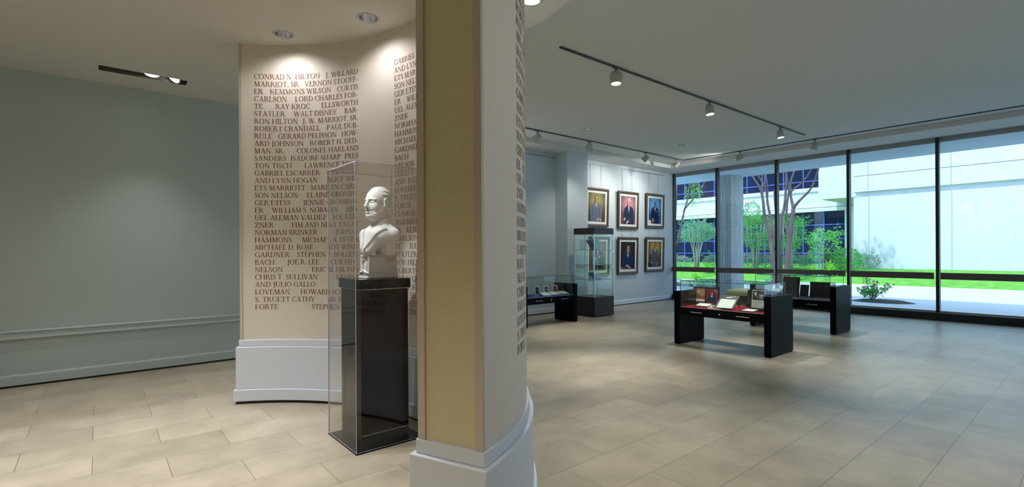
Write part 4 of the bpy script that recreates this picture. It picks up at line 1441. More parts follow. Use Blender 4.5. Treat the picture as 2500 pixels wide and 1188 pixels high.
SKIN = mat('print_skin', (0.55, 0.30, 0.21), 0.5)
for k, (u, label, bg) in enumerate(((7.33, 'white framed photo of a man on dark ground, nearest the curved wall', (0.012, 0.02, 0.05)),
                                    (7.60, 'white framed photo of a man on violet ground, middle of the blue felt case', (0.22, 0.09, 0.30)),
                                    (7.87, 'white framed photo of a man on orange ground, nearest the end panel', (0.55, 0.10, 0.03)))):
    t = thing('framed_photograph', (u, 7.93, 0.609), label, 'photo', R(-6), 'framed photos in the blue felt case')
    t.rotation_euler = (R(-10), 0, R(-8))
    b = MB()
    frame_mesh(b, 0.145, 0.195, [(0.0, 0.012), (0.0, 0.0), (0.028, 0.0), (0.028, 0.004)], [0, 0, 0])
    b.box(-0.07, 0.07, 0.008, 0.012, -0.095, 0.095)
    o = b.build('frame', M_WHITE, t)
    o.location = (0, 0, 0.0975)
    b = MB()
    small_portrait(b, -0.045, 0.045, -0.07, 0.07, 0.004, 0, 1, 2, 3)
    o = b.build('photo', [mat('photo_ground_%d' % k, bg, 0.4), TEAL, SKIN, M_WHITE], t)
    o.location = (0, 0, 0.0975)
    t = thing('award_folder', (u + 0.03, 7.64, 0.609), ('open black folder with white sheet, before the dark photo', 'open black folder with white sheet, before the violet photo', 'open black folder with white sheet, before the orange photo')[k], 'folder', R(-6), 'folders in the blue felt case')
    t.rotation_euler = (R(14), 0, R(-6))
    b = MB()
    b.box(-0.125, 0.125, 0, 0.235, 0, 0.008)
    b.build('cover', M_BOARD, t)
    b = MB()
    b.box(-0.10, 0.115, 0.012, 0.205, 0.008, 0.0095)
    b.build('sheet', M_WHITE, t)
b = MB()
b.box(-0.13, 0.13, -0.07, 0.07, 0, 0.012)
b.box(-0.11, 0.11, -0.05, 0.05, 0.012, 0.014)
o = b.build('document_sleeve', mat('grey_sleeve', (0.16, 0.19, 0.20), 0.4))
o.location = (7.02, 7.68, 0.609)
tag(o, 'grey flat document sleeve at the left of the blue felt case', 'document')

# red felt case
RZ = R(-90)
Z1 = 0.6285
t = thing('photo_display_board', (7.93, 4.40, Z1), 'black upright board with two colour prints side by side', 'display board', RZ)
t.rotation_euler = (R(-8), 0, RZ)
b = MB()
b.box(-0.235, 0.235, 0, 0.012, 0, 0.30)
b.box(-0.06, 0.06, 0.012, 0.07, 0, 0.01)
b.build('board', M_BOARD, t)
b = MB()
x0, x1 = -0.195, -0.012
b.add([(x0, -0.001, 0.055), (x1, -0.001, 0.055), (x1, -0.001, 0.275), (x0, -0.001, 0.275)], [(0, 1, 2, 3)], 0)
y = -0.0016
b.add([(x0, y, 0.11), (x1, y, 0.11), (x1, y, 0.15), (x0, y, 0.14)], [(0, 1, 2, 3)], 1)
b.add([(x0 + 0.10, y, 0.13), (x1, y, 0.13), (x1, y, 0.235), (x0 + 0.10, y, 0.225)], [(0, 1, 2, 3)], 2)
b.add([(x0, y, 0.20), (x0 + 0.09, y, 0.195), (x0 + 0.09, y, 0.24), (x0, y, 0.245)], [(0, 1, 2, 3)], 3)
for k in range(4):
    b.add([(x0 + 0.012 + 0.02 * k, y - 0.0005, 0.135), (x0 + 0.024 + 0.02 * k, y - 0.0005, 0.135), (x0 + 0.024 + 0.02 * k, y - 0.0005, 0.165), (x0 + 0.012 + 0.02 * k, y - 0.0005, 0.165)], [(0, 1, 2, 3)], 4)
b.add([(x1 - 0.016, y, 0.10), (x1 - 0.004, y, 0.10), (x1 - 0.004, y, 0.26), (x1 - 0.016, y, 0.26)], [(0, 1, 2, 3)], 4)
b.add([(x0, y, 0.055), (x1, y, 0.055), (x1, y, 0.095), (x0, y, 0.095)], [(0, 1, 2, 3)], 5)
b.build('room_print', [mat('print_tan', (0.42, 0.22, 0.10), 0.5), mat('print_rust', (0.34, 0.10, 0.04), 0.5), mat('print_amber', (0.55, 0.28, 0.08), 0.5),
                       mat('print_cream', (0.55, 0.52, 0.44), 0.5), mat('print_umber', (0.06, 0.03, 0.02), 0.5), M_WHITE], t)
b = MB()
b.box(0.018, 0.205, -0.0012, 0.0, 0.055, 0.275, 4)
small_portrait(b, 0.024, 0.199, 0.061, 0.269, -0.0018, 0, 1, 2, 3)
y = -0.0040
b.add([(0.145, y, 0.262), (0.199, y, 0.215), (0.199, y, 0.222), (0.152, y, 0.266)], [(0, 1, 2, 3)], 3)
b.add([(0.105, y, 0.095), (0.118, y, 0.095), (0.116, y, 0.135), (0.107, y, 0.135)], [(0, 1, 2, 3)], 1)
b.build('portrait_print', [mat('print_crimson', (0.22, 0.01, 0.035), 0.5), TEAL, mat('print_skin_deep', (0.34, 0.18, 0.13), 0.5), M_WHITE, mat('print_pink_edge', (0.45, 0.10, 0.14), 0.5)], t)


def sheet_stand(loc, tilt, w, d, label, m=0.022, rz=RZ, cat='document'):
    t = thing('document_stand', loc, label, cat, rz)
    t.rotation_euler = (R(tilt), 0, rz)
    b = MB()
    b.box(-w / 2, w / 2, 0, d, 0, 0.008)
    b.build('mount', M_BOARD, t)
    b = MB()
    b.box(-w / 2 + m, w / 2 - m, m, d - m, 0.008, 0.0095)
    b.build('sheet', M_WHITE, t)
    return t


sheet_stand((7.60, 4.29, Z1), 14, 0.27, 0.19, 'low black mount with white sheet, before the board of two prints', 0.03)
sheet_stand((7.50, 3.50, Z1), 4, 0.23, 0.24, 'black mount with white sheet lying at the right of red felt', 0.03)

t = thing('magazine_easel', (7.52, 3.87, Z1 + 0.002), 'sloping black easel with a magazine page in the middle of red felt', 'easel', RZ)
t.rotation_euler = (R(35), 0, RZ + R(4))
b = MB()
b.box(-0.15, 0.15, 0, 0.33, 0, 0.012)
b.box(-0.15, 0.15, -0.004, 0.004, 0.0, 0.03)
b.build('slope', M_BOARD, t)
for sd in (-1, 1):
    b = MB()
    b.add([(sd * 0.12, 0.26, 0.0), (sd * 0.12, 0.33, 0.0), (sd * 0.12, 0.27, -0.225), (sd * 0.11, 0.26, 0.0), (sd * 0.11, 0.33, 0.0), (sd * 0.11, 0.27, -0.225)],
          [(0, 1, 2), (5, 4, 3), (0, 3, 4, 1), (1, 4, 5, 2), (2, 5, 3, 0)])
    b.build('strut', M_BOARD, t)
b = MB()
b.box(-0.115, 0.125, 0.02, 0.235, 0.012, 0.0135)
b.build('page', M_WHITE, t)
b = MB()
b.box(-0.03, 0.04, 0.258, 0.274, 0.012, 0.020)
b.build('clip', M_ALU, t)


def lay_text(b, s, x, y, cap, z, mi, width):
    tmp = MB()
    flat_text(tmp, s, x, y, cap, 0, mi, width)
    b.add([(p[0], p[2], z) for p in tmp.v], tmp.f, mi)


b = MB()
lay_text(b, 'MAD', -0.075, 0.288, 0.026, 0.0128, 0, 0.082)
lay_text(b, 'MEN', 0.012, 0.288, 0.026, 0.0128, 1, 0.088)
b.build('title_lettering', [mat('print_magenta', (0.65, 0.02, 0.22), 0.5), M_WHITE], t)

t = thing('group_photo', (7.475, 4.00, Z1), 'small colour photo of seated people leaning before the magazine easel', 'photo', RZ)
t.rotation_euler = (R(-62), 0, RZ + R(6))
b = MB()
b.box(-0.105, 0.105, 0, 0.002, 0, 0.11, 0)
rnd = random.Random(5)
for k in range(9):
    x, z = -0.085 + 0.02 * k + rnd.uniform(-0.005, 0.005), 0.03 + rnd.uniform(0, 0.035)
    n = 10
    for (rx, rz_, dz, mi, yy) in ((0.014, 0.022, 0, (1, 3, 1, 4)[k % 4], -0.0005), (0.007, 0.009, 0.026, 2, -0.001)):
        b.add([(x + rx * math.cos(2 * PI * i / n), yy - 0.0001 * k, z + dz + rz_ * math.sin(2 * PI * i / n)) for i in range(n)], [tuple(range(n))], mi)
b.build('print', [mat('print_warm', (0.50, 0.30, 0.20), 0.5), TEAL, SKIN, M_WHITE, mat('print_grey', (0.2, 0.2, 0.22), 0.5)], t)

t = thing('event_poster', (7.76, 3.45, Z1 + 0.01), 'black and white poster on a small black stand, right end of red felt', 'poster', RZ)
t.rotation_euler = (R(-8), 0, RZ + R(-5))
b = MB()
b.box(-0.125, 0.125, 0, 0.010, 0, 0.325)
b.box(-0.13, 0.13, -0.07, 0.03, -0.004, 0.006)
b.box(-0.03, 0.05, -0.02, 0.006, 0.315, 0.335, 1)
b.build('stand', [M_BOARD, M_ALU], t)
b = MB()
b.box(-0.10, 0.10, -0.002, 0, 0.03, 0.305)
b.build('sheet', mat('print_light_grey', (0.58, 0.58, 0.57), 0.5), t)
b = MB()
y = -0.003
b.add([(-0.09, y, 0.15), (0.09, y, 0.15), (0.09, y, 0.292), (-0.09, y, 0.292)], [(0, 1, 2, 3)], 0)
n = 16
for (x, z, rx, rz_, mi, dy) in ((-0.045, 0.245, 0.024, 0.030, 1, 0.001), (0.045, 0.222, 0.040, 0.062, 2, 0.001), (0.047, 0.235, 0.024, 0.034, 1, 0.002), (0.047, 0.255, 0.028, 0.016, 0, 0.003)):
    b.add([(x + rx * math.cos(2 * PI * i / n), y - dy, z + rz_ * math.sin(2 * PI * i / n)) for i in range(n)], [tuple(range(n))], mi)
b.add([(-0.040, y - 0.001, 0.222), (-0.034, y - 0.001, 0.226), (-0.004, y - 0.001, 0.172), (-0.010, y - 0.001, 0.168)], [(0, 1, 2, 3)], 1)
flat_text(b, 'CONRAD HILTON', -0.088, 0.108, 0.021, -0.0032, 0, 0.165)
for k in range(4):
    b.add([(-0.08, y, 0.085 - 0.012 * k), (0.08 - 0.03 * (k % 2), y, 0.085 - 0.012 * k), (0.08 - 0.03 * (k % 2), y, 0.088 - 0.012 * k), (-0.08, y, 0.088 - 0.012 * k)], [(0, 1, 2, 3)], 2)
b.build('print', [mat('print_black', (0.015, 0.015, 0.016), 0.5), mat('print_silver', (0.45, 0.45, 0.45), 0.5), mat('print_mid_grey', (0.20, 0.20, 0.20), 0.5)], t)

t = thing('display_board', (8.08, 3.49, Z1), 'wide black back board with one white page at its right end', 'display board', RZ)
t.rotation_euler = (R(-6), 0, RZ)
b = MB()
b.box(-0.27, 0.24, 0, 0.012, 0, 0.285)
b.box(-0.10, 0.10, 0.012, 0.06, 0, 0.008)
b.build('board', M_BOARD, t)
b = MB()
b.box(0.10, 0.205, -0.002, 0, 0.10, 0.245)
b.build('page', M_WHITE, t)

# window case
Z2 = 0.6185
for (loc, w, h, tilt, label) in (((10.74, 4.12, Z2), 0.31, 0.40, -9, 'tall black display board seen from behind in the window case'),
                                 ((10.74, 3.55, Z2), 0.44, 0.315, -6, 'wide black display board at the right end of the window case'),
                                 ((10.92, 3.94, Z2), 0.16, 0.24, -14, 'small black display board between the two larger ones')):
    t = thing('display_board', loc, label, 'display board', RZ, None)
    t.rotation_euler = (R(tilt), 0, RZ)
    b = MB()
    b.box(-w / 2, w / 2, 0, 0.012, 0, h)
    b.build('board', M_BOARD, t)
    for sd in (-1, 1):
        b = MB()
        x = sd * w * 0.3
        b.add([(x - 0.004, 0.012, h * 0.75), (x - 0.004, 0.012, 0.002), (x - 0.004, 0.09, 0.012), (x + 0.004, 0.012, h * 0.75), (x + 0.004, 0.012, 0.002), (x + 0.004, 0.09, 0.012)],
              [(0, 1, 2), (5, 4, 3), (0, 3, 4, 1), (1, 4, 5, 2), (2, 5, 3, 0)])
        b.build('strut', M_BOARD, t)

# ------------------------------------------------------------------ bench by the window
t = thing('upholstered_bench', (13.0, 5.79, 0), 'low cream upholstered bench with pointed end standing by the windows', 'bench', R(-40))
b = MB()
n = 40
out = [(0.80 * math.cos(2 * PI * k / n), 0.36 * math.copysign(abs(math.sin(2 * PI * k / n)) ** 1.5, math.sin(2 * PI * k / n))) for k in range(n)]
rings = [(0.90, 0.40), (0.99, 0.43), (1.0, 0.50), (0.95, 0.545), (0.82, 0.56)]
vs = [(x * s, y * s, z) for s, z in rings for x, y in out]
b.add(vs, [(r * n + k, r * n + (k + 1) % n, (r + 1) * n + (k + 1) % n, (r + 1) * n + k) for r in range(len(rings) - 1) for k in range(n)] + [tuple(range(n - 1, -1, -1)), tuple((len(rings) - 1) * n + k for k in range(n))])
b.build('cushion', mat('cream_leather', (0.78, 0.72, 0.46), 0.5), t, smooth=True)
b = MB()
rings = [(0.42, 0.0), (0.42, 0.06), (0.38, 0.16), (0.50, 0.27), (0.78, 0.36), (0.92, 0.40)]
vs = [(x * s, y * s, z) for s, z in rings for x, y in out]
b.add(vs, [(r * n + k, r * n + (k + 1) % n, (r + 1) * n + (k + 1) % n, (r + 1) * n + k) for r in range(len(rings) - 1) for k in range(n)] + [tuple(range(n - 1, -1, -1))])
b.build('pedestal_base', M_CASE, t, smooth=True)

# ------------------------------------------------------------------ the court outside
LZ = [(21.0, 0.12), (24.0, 0.14), (26.5, 0.45), (28.0, 0.60), (36.5, 0.66)]


def lawn_z(u):
    for (a, za), (c, zb) in zip(LZ[:-1], LZ[1:]):
        if u <= c:
            return za + (zb - za) * max(0, u - a) / (c - a)
    return LZ[-1][1]


struct_box('pavement', 14.45, 24.3, -14.0, 45.0, -0.2, -0.005, M_PAVE)


def lawn(name, us, v0, v1):
    b = MB()
    vs = [(u, v, lawn_z(u)) for u in us for v in (v0, v1)]
    b.add(vs, [(2 * i, 2 * i + 2, 2 * i + 3, 2 * i + 1) for i in range(len(us) - 1)])
    return struct(b.build(name, M_LAWN))


lawn('lawn', [24.0, 25, 26.5, 28.0, 36.2], -14, 9.9)
lawn('lawn_left', [21.0, 24.0, 25, 26.5, 28.0, 36.2], 9.9, 45)
struct_box('trim_curb', 23.82, 24.0, -14, 9.72, -0.01, 0.145, M_CONC, bevel=0.01)
struct_box('trim_planter_wall', 20.82, 21.0, 9.72, 45, -0.01, 0.24, M_CONC, bevel=0.01)
struct_box('trim_planter_return', 21.0, 24.0, 9.72, 9.9, -0.01, 0.2, M_CONC, bevel=0.01)
struct_box('trim_front_curb', 18.3, 18.45, 9.9, 22, -0.01, 0.09, M_CONC, bevel=0.01)
struct_box('planting_bed', 18.45, 20.82, 9.9, 22, -0.01, 0.05, M_SOIL)

# fluted column under the overhang
b = MB()
u0, u1, v0, v1 = 15.92, 16.80, 7.92, 8.36
ring = []


def flutes(p, q, n):
    out = []
    d = (q[0] - p[0], q[1] - p[1])
    L = math.hypot(*d)
    nx, ny = -d[1] / L, d[0] / L      # inward
    for k in range(n):
        for (f, o) in ((0.0, 0.0), (0.62, 0.0), (0.70, 0.035), (0.92, 0.035)):
            t_ = (k + f) / n
            out.append((p[0] + d[0] * t_ + nx * o, p[1] + d[1] * t_ + ny * o))
    return out


ring = flutes((u0, v0), (u1, v0), 10) + flutes((u1, v0), (u1, v1), 8) + flutes((u1, v1), (u0, v1), 10) + flutes((u0, v1), (u0, v0), 8)
n = len(ring)
b.add([(x, y, z) for z in (-0.005, 4.04) for x, y in ring], [(i, (i + 1) % n, n + (i + 1) % n, n + i) for i in range(n)] + [tuple(range(n - 1, -1, -1)), tuple(range(n, 2 * n))])
o = b.build('concrete_column', M_CONCD)
tag(o, 'fluted square concrete column carrying the overhang outside the window', 'column')

# office building across the court
t = thing('office_building', (36.0, 20.0, 0.0), 'pale concrete office building with dark blue window bands across the court', 'building')


def part(name, m, f, bevel=0):
    bb = MB()
    f(bb)
    return bb.build(name, m, t, bevel=bevel)


Y0, Y1 = -11.2, 22.0     # local extents along v (world 8.8 to 42)
part('spandrel', M_CONC, lambda b: (b.box(0, 0.5, Y0, Y1, 4.33, 5.36), b.box(-0.09, 0.5, Y0, Y1, 5.36, 5.62), b.box(-0.12, 0.5, Y0, Y1, 4.05, 4.29)))
part('parapet', M_CONC, lambda b: (b.box(0, 0.5, Y0, Y1, 8.6, 10.2),))
for (nm, z0, z1, Y0) in (('lower_windows', 0.3, 4.05, -9.4), ('upper_windows', 5.62, 8.6, -11.2)):
    g = part(nm, M_DGLASS, lambda b: b.box(0.40, 0.45, Y0, Y1, z0, z1))
    bb = MB()
    v = Y0 + (0.03 if z0 < 1 else 0.55)
    while v < Y1:
        bb.box(0.33, 0.40, v - 0.032, v + 0.032, z0, z1)
        v += 1.25
    z = 1.36
    while z < z1:
        if z > z0:
            bb.box(0.34, 0.40, Y0, Y1, z - 0.03, z + 0.03)
        z += 0.92 if z < 4 else 1.0
    bb.build('window_bars', M_BMULL, g)
Y0 = -11.2
part('jamb', M_CONC, lambda b: b.box(-0.05, 0.5, Y0, -9.4, 0.3, 4.05))
part('lower_wall', M_CONC, lambda b: b.box(0.30, 0.5, Y0, Y1, -0.2, 0.32))
part('projecting_bay', M_CONC, lambda b: (b.box(-3.0, 0.4, -10.9, -9.03, 4.55, 10.2), b.box(-2.97, 0.4, -9.03, -8.92, 4.78, 10.2)))
part('core', M_CONC, lambda b: b.box(0.5, 6.0, Y0, Y1, -0.2, 10.2))
t = thing('building_wing', (30.0, 0.0, 0.0), 'windowless pale concrete wing with panel joints at the right of the court', 'building')
b = MB()
b.box(0.0, 6.0, -14.0, 8.44, -0.2, 4.25)
b.build('lower_panel_wall', M_CONC, t)
b = MB()
b.box(0.12, 6.0, -14.0, 8.36, 4.25, 4.50)
b.build('recessed_joint', M_CONC, t)
b = MB()
b.box(-0.12, 6.0, -14.0, 8.44, 4.50, 5.285)
b.box(-0.12, 6.0, -14.0, 8.44, 5.32, 10.2)
b.box(-0.05, 6.0, -14.0, 8.40, 5.27, 5.33)
b.build('upper_panels', M_CONC, t, bevel=0.01)
b = MB()
for v in (7.78, 4.6, 1.4):
    b.box(-0.006, 0.004, v - 0.012, v + 0.012, 0.0, 4.25)
    b.box(-0.126, -0.116, v - 0.012, v + 0.012, 4.50, 10.2)
b.build('panel_joints', mat('joint_grey', (0.36, 0.38, 0.40), 0.9), t)


# ------------------------------------------------------------------ planting
def leaves(b, rnd, c, r, n, size, shape=0.5, mi=0, up=0.3):
    """n folded leaves scattered through an ellipsoid"""
    for _ in range(n):
        while True:
            p = Vector((rnd.uniform(-1, 1), rnd.uniform(-1, 1), rnd.uniform(-1, 1)))
            if 0.12 < p.length < 1:
                break
        p = p.normalized() * (p.length ** 0.5)
        q = Vector((c[0] + p.x * r[0], c[1] + p.y * r[1], c[2] + p.z * r[2]))
        d = Vector((p.x + rnd.uniform(-0.7, 0.7), p.y + rnd.uniform(-0.7, 0.7), p.z * 0.5 + up + rnd.uniform(-0.6, 0.6))).normalized()
        s = d.cross(Vector((rnd.uniform(-1, 1), rnd.uniform(-1, 1), rnd.uniform(-1, 1)))).normalized()
        L = size * rnd.uniform(0.7, 1.35)
        nrm = d.cross(s)
        a1, a2 = q + d * L * 0.5 + s * L * shape * 0.5, q + d * L * 0.5 - s * L * shape * 0.5
        b.add([q, a1, q + d * L + nrm * L * 0.15, a2], [(0, 1, 2, 3)], mi)


def myrtle(name, loc, label, crown, stems, seed, m, nl, size, sprays=0, pink=0, group=None):
    """bushy multi-stemmed tree: crown = list of (dx, dy, z, rx, ry, rz)"""
    rnd = random.Random(seed)
    t = thing(name, loc, label, 'tree' if stems else 'bush', 0, group)
    if stems:
        b = MB()
        for k in range(stems):
            a = 2 * PI * k / stems + rnd.uniform(-0.4, 0.4)
            z0 = crown[0][2]
            w = crown[0][3] * 0.42
            b.tube([(0.10 * math.cos(a), 0.10 * math.sin(a), -0.02), (w * 0.5 * math.cos(a), w * 0.5 * math.sin(a), z0 * 0.45), (w * math.cos(a + 0.2), w * math.sin(a + 0.2), z0 * 0.8), (w * 1.3 * math.cos(a + 0.3), w * 1.3 * math.sin(a + 0.3), z0 + crown[0][5] * 0.4)],
                   [0.035, 0.030, 0.024, 0.01], 6)
        b.build('stems', M_BARK if name != 'crape_myrtle' else mat('pale_bark', (0.46, 0.40, 0.34), 0.85), t, smooth=True)
    b = MB()
    for (dx, dy, z, rx, ry, rz) in crown:
        leaves(b, rnd, (dx, dy, z), (rx, ry, rz), int(1.7 * nl * rx * rz), size)
    for _ in range(sprays):
        c = crown[0]
        a, e = rnd.uniform(0, 2 * PI), rnd.uniform(0.1, 1.1)
        d = Vector((math.cos(a) * math.cos(e), math.sin(a) * math.cos(e), math.sin(e)))
        p0 = Vector((c[0] + d.x * c[3] * 0.7, c[1] + d.y * c[4] * 0.7, c[2] + d.z * c[5] * 0.7))
        L = rnd.uniform(0.35, 0.75)
        for k in range(14):
            p = p0 + d * L * k / 13
            leaves(b, rnd, p, (0.05, 0.05, 0.05), 2, size)
    b.build('foliage', m, t)
    if pink:
        b = MB()
        for _ in range(pink):
            c = rnd.choice(crown)
            a, e = rnd.uniform(PI * 0.6, PI * 1.4), rnd.uniform(-0.1, 1.3)
            p = Vector((c[0] + c[3] * math.cos(a) * math.cos(e), c[1] + c[4] * math.sin(a) * math.cos(e), c[2] + c[5] * math.sin(e)))
            leaves(b, rnd, p, (0.07, 0.07, 0.05), 14, 0.05, 0.9)
        b.build('blossoms', M_PINK, t)
    return t


def trunk_tree(name, label, branches, r0, seed, crown_top=True):
    """bare multi-stemmed crape myrtle, leafy above the overhang"""
    base = branches[0][0]
    rnd = random.Random(seed)
    z0 = lawn_z(base[0]) - 0.03
    t = thing(name, (base[0], base[1], z0), label, 'tree', 0)
    for i, pts in enumerate(branches):
        q = [Vector((p[0] - base[0], p[1] - base[1], p[2] - z0)) for p in pts]
        if i == 0:
            q[0].z = -0.02
        hs = [max(0.0, p.z) for p in q]
        rs = [max(0.026, r0 * (1 - 0.13 * hh)) for hh in hs]
        if i == 0:
            rs[0] *= 1.3
        else:
            f1 = (0.84, 0.70, 0.62, 0.60, 0.5, 0.4)[min(i, 6) - 1]
            rs = [r * (0.98 if k == 0 and i < 3 else f1) for k, r in enumerate(rs)]
        if q[-1].z > 3.6 and crown_top or q[-1].z > 4.5:      # carry the limbs on above the overhang
            d = (q[-1] - q[-2]).normalized()
            q.append(q[-1] + (d + Vector((0, 0, 0.4))) * 0.9)
            rs.append(rs[-1] * 0.7)
        if i:
            q.insert(0, q[0] - Vector((0, 0, 0.3)))
            rs.insert(0, rs[0] * 0.9)
        # round the bends
        fine, fr = [], []
        for k in range(len(q) - 1):
            p0, p1, p2, p3 = q[max(0, k - 1)], q[k], q[k + 1], q[min(len(q) - 1, k + 2)]
            for s in range(4):
                tt = s / 4
                fine.append(0.5 * ((2 * p1) + (p2 - p0) * tt + (2 * p0 - 5 * p1 + 4 * p2 - p3) * tt ** 2 + (3 * p1 - p0 - 3 * p2 + p3) * tt ** 3))
                fr.append(rs[k] + (rs[k + 1] - rs[k]) * tt)
        fine.append(q[-1])
        fr.append(rs[-1])
        b = MB()
        b.tube(fine, fr, 9)
        b.build('trunk' if i == 0 else 'branch', M_BARK, t, smooth=True)
    if crown_top:
        b = MB()
        tops = [pts[-1] for pts in branches if pts[-1][2] > 4.2]
        for p in tops:
            c = (p[0] - base[0], p[1] - base[1], p[2] - z0 + 2.9)
            leaves(b, rnd, c, (1.5, 1.5, 1.7), 700, 0.17)
        b.build('foliage', L_BRIGHT, t)
    return t


T1 = [[(22.3, 14.1, 0.17), (22.31, 14.12, 0.92), (22.28, 14.1, 1.7), (22.3, 14.04, 2.53)],
      [(22.3, 14.04, 2.53), (22.39, 14.01, 3.26), (22.61, 14.11, 3.83), (22.67, 14.07, 4.9), (22.8, 14.13, 5.31)],
      [(22.3, 14.04, 2.53), (22.11, 14.08, 2.81), (21.97, 14.04, 3.24), (21.9, 14.04, 3.79)],
      [(22.3, 14.07, 1.48), (22.43, 13.88, 2.09), (22.48, 13.76, 2.69), (22.65, 13.74, 3.25), (22.79, 13.7, 3.65), (22.87, 13.62, 3.81), (23.0, 13.24, 4.29), (23.11, 12.94, 4.76), (23.2, 12.85, 5.03)],
      [(22.6, 13.66, 3.5), (22.68, 13.56, 3.91), (22.71, 13.48, 4.23), (22.8, 13.48, 4.63)]]
T2 = [[(23.2, 9.5, 0.17), (23.2, 9.57, 0.74), (23.2, 9.7, 1.83)],
      [(23.2, 9.7, 1.83), (23.11, 9.78, 2.44), (23.01, 9.9, 3.12), (22.83, 9.89, 3.79), (22.76, 9.98, 4.34), (22.6, 10.21, 4.83)],
      [(23.2, 9.68, 1.83), (23.33, 9.64, 2.17), (23.32, 9.73, 2.85), (23.41, 9.9, 3.48), (23.5, 10.0, 3.98), (23.67, 10.18, 4.57), (23.7, 10.47, 5.03)],
      [(22.9, 9.92, 3.8), (23.03, 9.99, 4.29), (23.2, 10.08, 4.97)],
      [(23.5, 9.99, 3.91), (23.63, 10.02, 4.41), (23.8, 10.17, 5.03)]]
T3 = [[(23.9, 9.6, 0.17), (23.88, 9.59, 0.72), (23.78, 9.57, 1.76), (23.74, 9.51, 2.44), (23.66, 9.43, 3.12), (23.6, 9.32, 3.32), (23.49, 9.2, 3.91), (23.4, 9.13, 5.0)],
      [(23.7, 9.5, 3.06), (23.59, 9.62, 3.27), (23.42, 9.61, 3.67), (23.2, 9.55, 4.26)]]
T4 = [[(23.6, 9.21, 0.2), (23.57, 9.17, 0.74), (23.64, 9.13, 1.75), (23.61, 9.02, 2.56), (23.6, 8.92, 3.39)],
      [(23.6, 8.92, 3.39), (23.74, 9.07, 3.92), (23.86, 9.15, 4.47), (23.85, 9.07, 4.8), (24.0, 9.02, 5.12)],
      [(23.6, 8.92, 3.39), (23.4, 8.57, 3.72), (23.26, 8.19, 4.03), (23.15, 7.95, 4.35), (23.0, 7.78, 4.7), (22.8, 7.64, 4.95)],
      [(23.8, 9.07, 4.16), (23.95, 8.77, 4.47), (24.23, 8.62, 4.79), (24.4, 8.48, 5.16)],
      [(23.6, 9.13, 2.16), (23.83, 9.31, 2.85), (23.95, 9.31, 3.61), (24.18, 9.33, 4.31), (24.3, 9.45, 4.96)]]
trunk_tree('bare_trunk_tree', 'slender forked tree with reddish bark beside the portrait wall end', T1, 0.115, 1)
trunk_tree('bare_trunk_tree', 'tree with branches fanning to the left just right of the fluted column', T2, 0.13, 2)
trunk_tree('bare_trunk_tree', 'upright tree trunk directly behind the second mullion', T3, 0.105, 3, False)
trunk_tree('bare_trunk_tree', 'tree with a long limb rising to the right, right of the second mullion', T4, 0.13, 4)
# leafy shoots hanging beside the first tree
rnd = random.Random(8)
t = thing('leafy_shoots', (22.9, 13.3, lawn_z(22.9)), 'pale green leafy shoots high up between the left tree branches', 'shoots')
b = MB()
bs = MB()
for (v, z0, z1) in ((13.65, 3.7, 4.7), (13.35, 3.75, 5.0), (13.25, 3.85, 4.9), (12.98, 4.05, 5.0)):
    pts = [(rnd.uniform(-0.04, 0.04), v - 13.3 + rnd.uniform(-0.05, 0.05), z0 + (z1 - z0) * k / 16 - lawn_z(22.9)) for k in range(17)]
    bs.tube(pts, 0.008, 5)
    for p in pts:
        leaves(b, rnd, p, (0.09, 0.09, 0.07), 6, 0.075)
b.build('foliage', L_FERN, t)
bs.build('stems', M_BARK, t)

G1 = 'flowering shrubs across the court'
myrtle('crape_myrtle', (26.5, 15.2, lawn_z(26.5)), 'spreading light green shrub on pale stems left of the column', [(0, 0, 2.15, 0.85, 0.95, 0.62), (0, 0.5, 2.0, 0.55, 0.6, 0.4), (0, -0.5, 2.1, 0.55, 0.6, 0.45)], 9, 11, L_COOL, 1500, 0.085, 34, 3)
myrtle('crape_myrtle', (27.5, 12.3, lawn_z(27.5)), 'dense green shrub with pink blossoms right of the column', [(0, 0, 2.1, 0.85, 0.9, 0.8), (0, -0.2, 1.5, 0.7, 0.8, 0.5), (0.1, 0.25, 2.9, 0.4, 0.45, 0.8)], 8, 12, L_MID, 1500, 0.085, 26, 9)
myrtle('crape_myrtle', (27.0, 10.4, lawn_z(27.0)), 'green shrub glimpsed between the two trunk groups', [(0, 0, 2.0, 0.65, 0.75, 0.85), (0, 0.1, 1.4, 0.6, 0.6, 0.5)], 6, 13, L_MID, 1300, 0.085, 22, 4)
myrtle('small_tree', (27.0, 8.78, lawn_z(27.0)), 'round bright green young tree before the dark windows', [(0, 0, 1.35, 0.60, 0.66, 0.50), (0, 0.1, 1.75, 0.42, 0.45, 0.32), (0, 0.25, 0.85, 0.45, 0.45, 0.3)], 4, 14, L_BRIGHT, 760, 0.115, 10)
myrtle('bush', (27.4, 8.0, lawn_z(27.4)), 'dark green bush in the corner by the concrete wing', [(0, 0, 0.55, 0.55, 0.62, 0.52), (0, 0.45, 0.4, 0.4, 0.4, 0.35)], 0, 15, L_MID, 2600, 0.09)
for k, (u, v, w, label) in enumerate(((27.3, 16.7, 0.75, 'low flowering rose shrub at the left end of the bed'), (27.4, 14.6, 0.70, 'low flowering rose shrub left of the column'),
                                      (28.0, 12.9, 0.62, 'low flowering rose shrub touching the column edge in the picture'), (28.0, 11.9, 0.70, 'low flowering rose shrub below the pink blossomed shrub'),
                                      (28.0, 10.6, 0.70, 'low flowering rose shrub between the trunks'), (28.0, 9.75, 0.66, 'low flowering rose shrub left of the round young tree'),
                                      (29.3, 7.7, 0.55, 'pink flowering bush against the concrete wing'))):
    myrtle('rose_shrub', (u, v, lawn_z(u)), label, [(0, 0, 0.36, 0.5, w, 0.34), (0.05, 0.2, 0.45, 0.3, w * 0.5, 0.3)], 0, 30 + k, L_COOL, 2200, 0.075, 5, 8, G1)


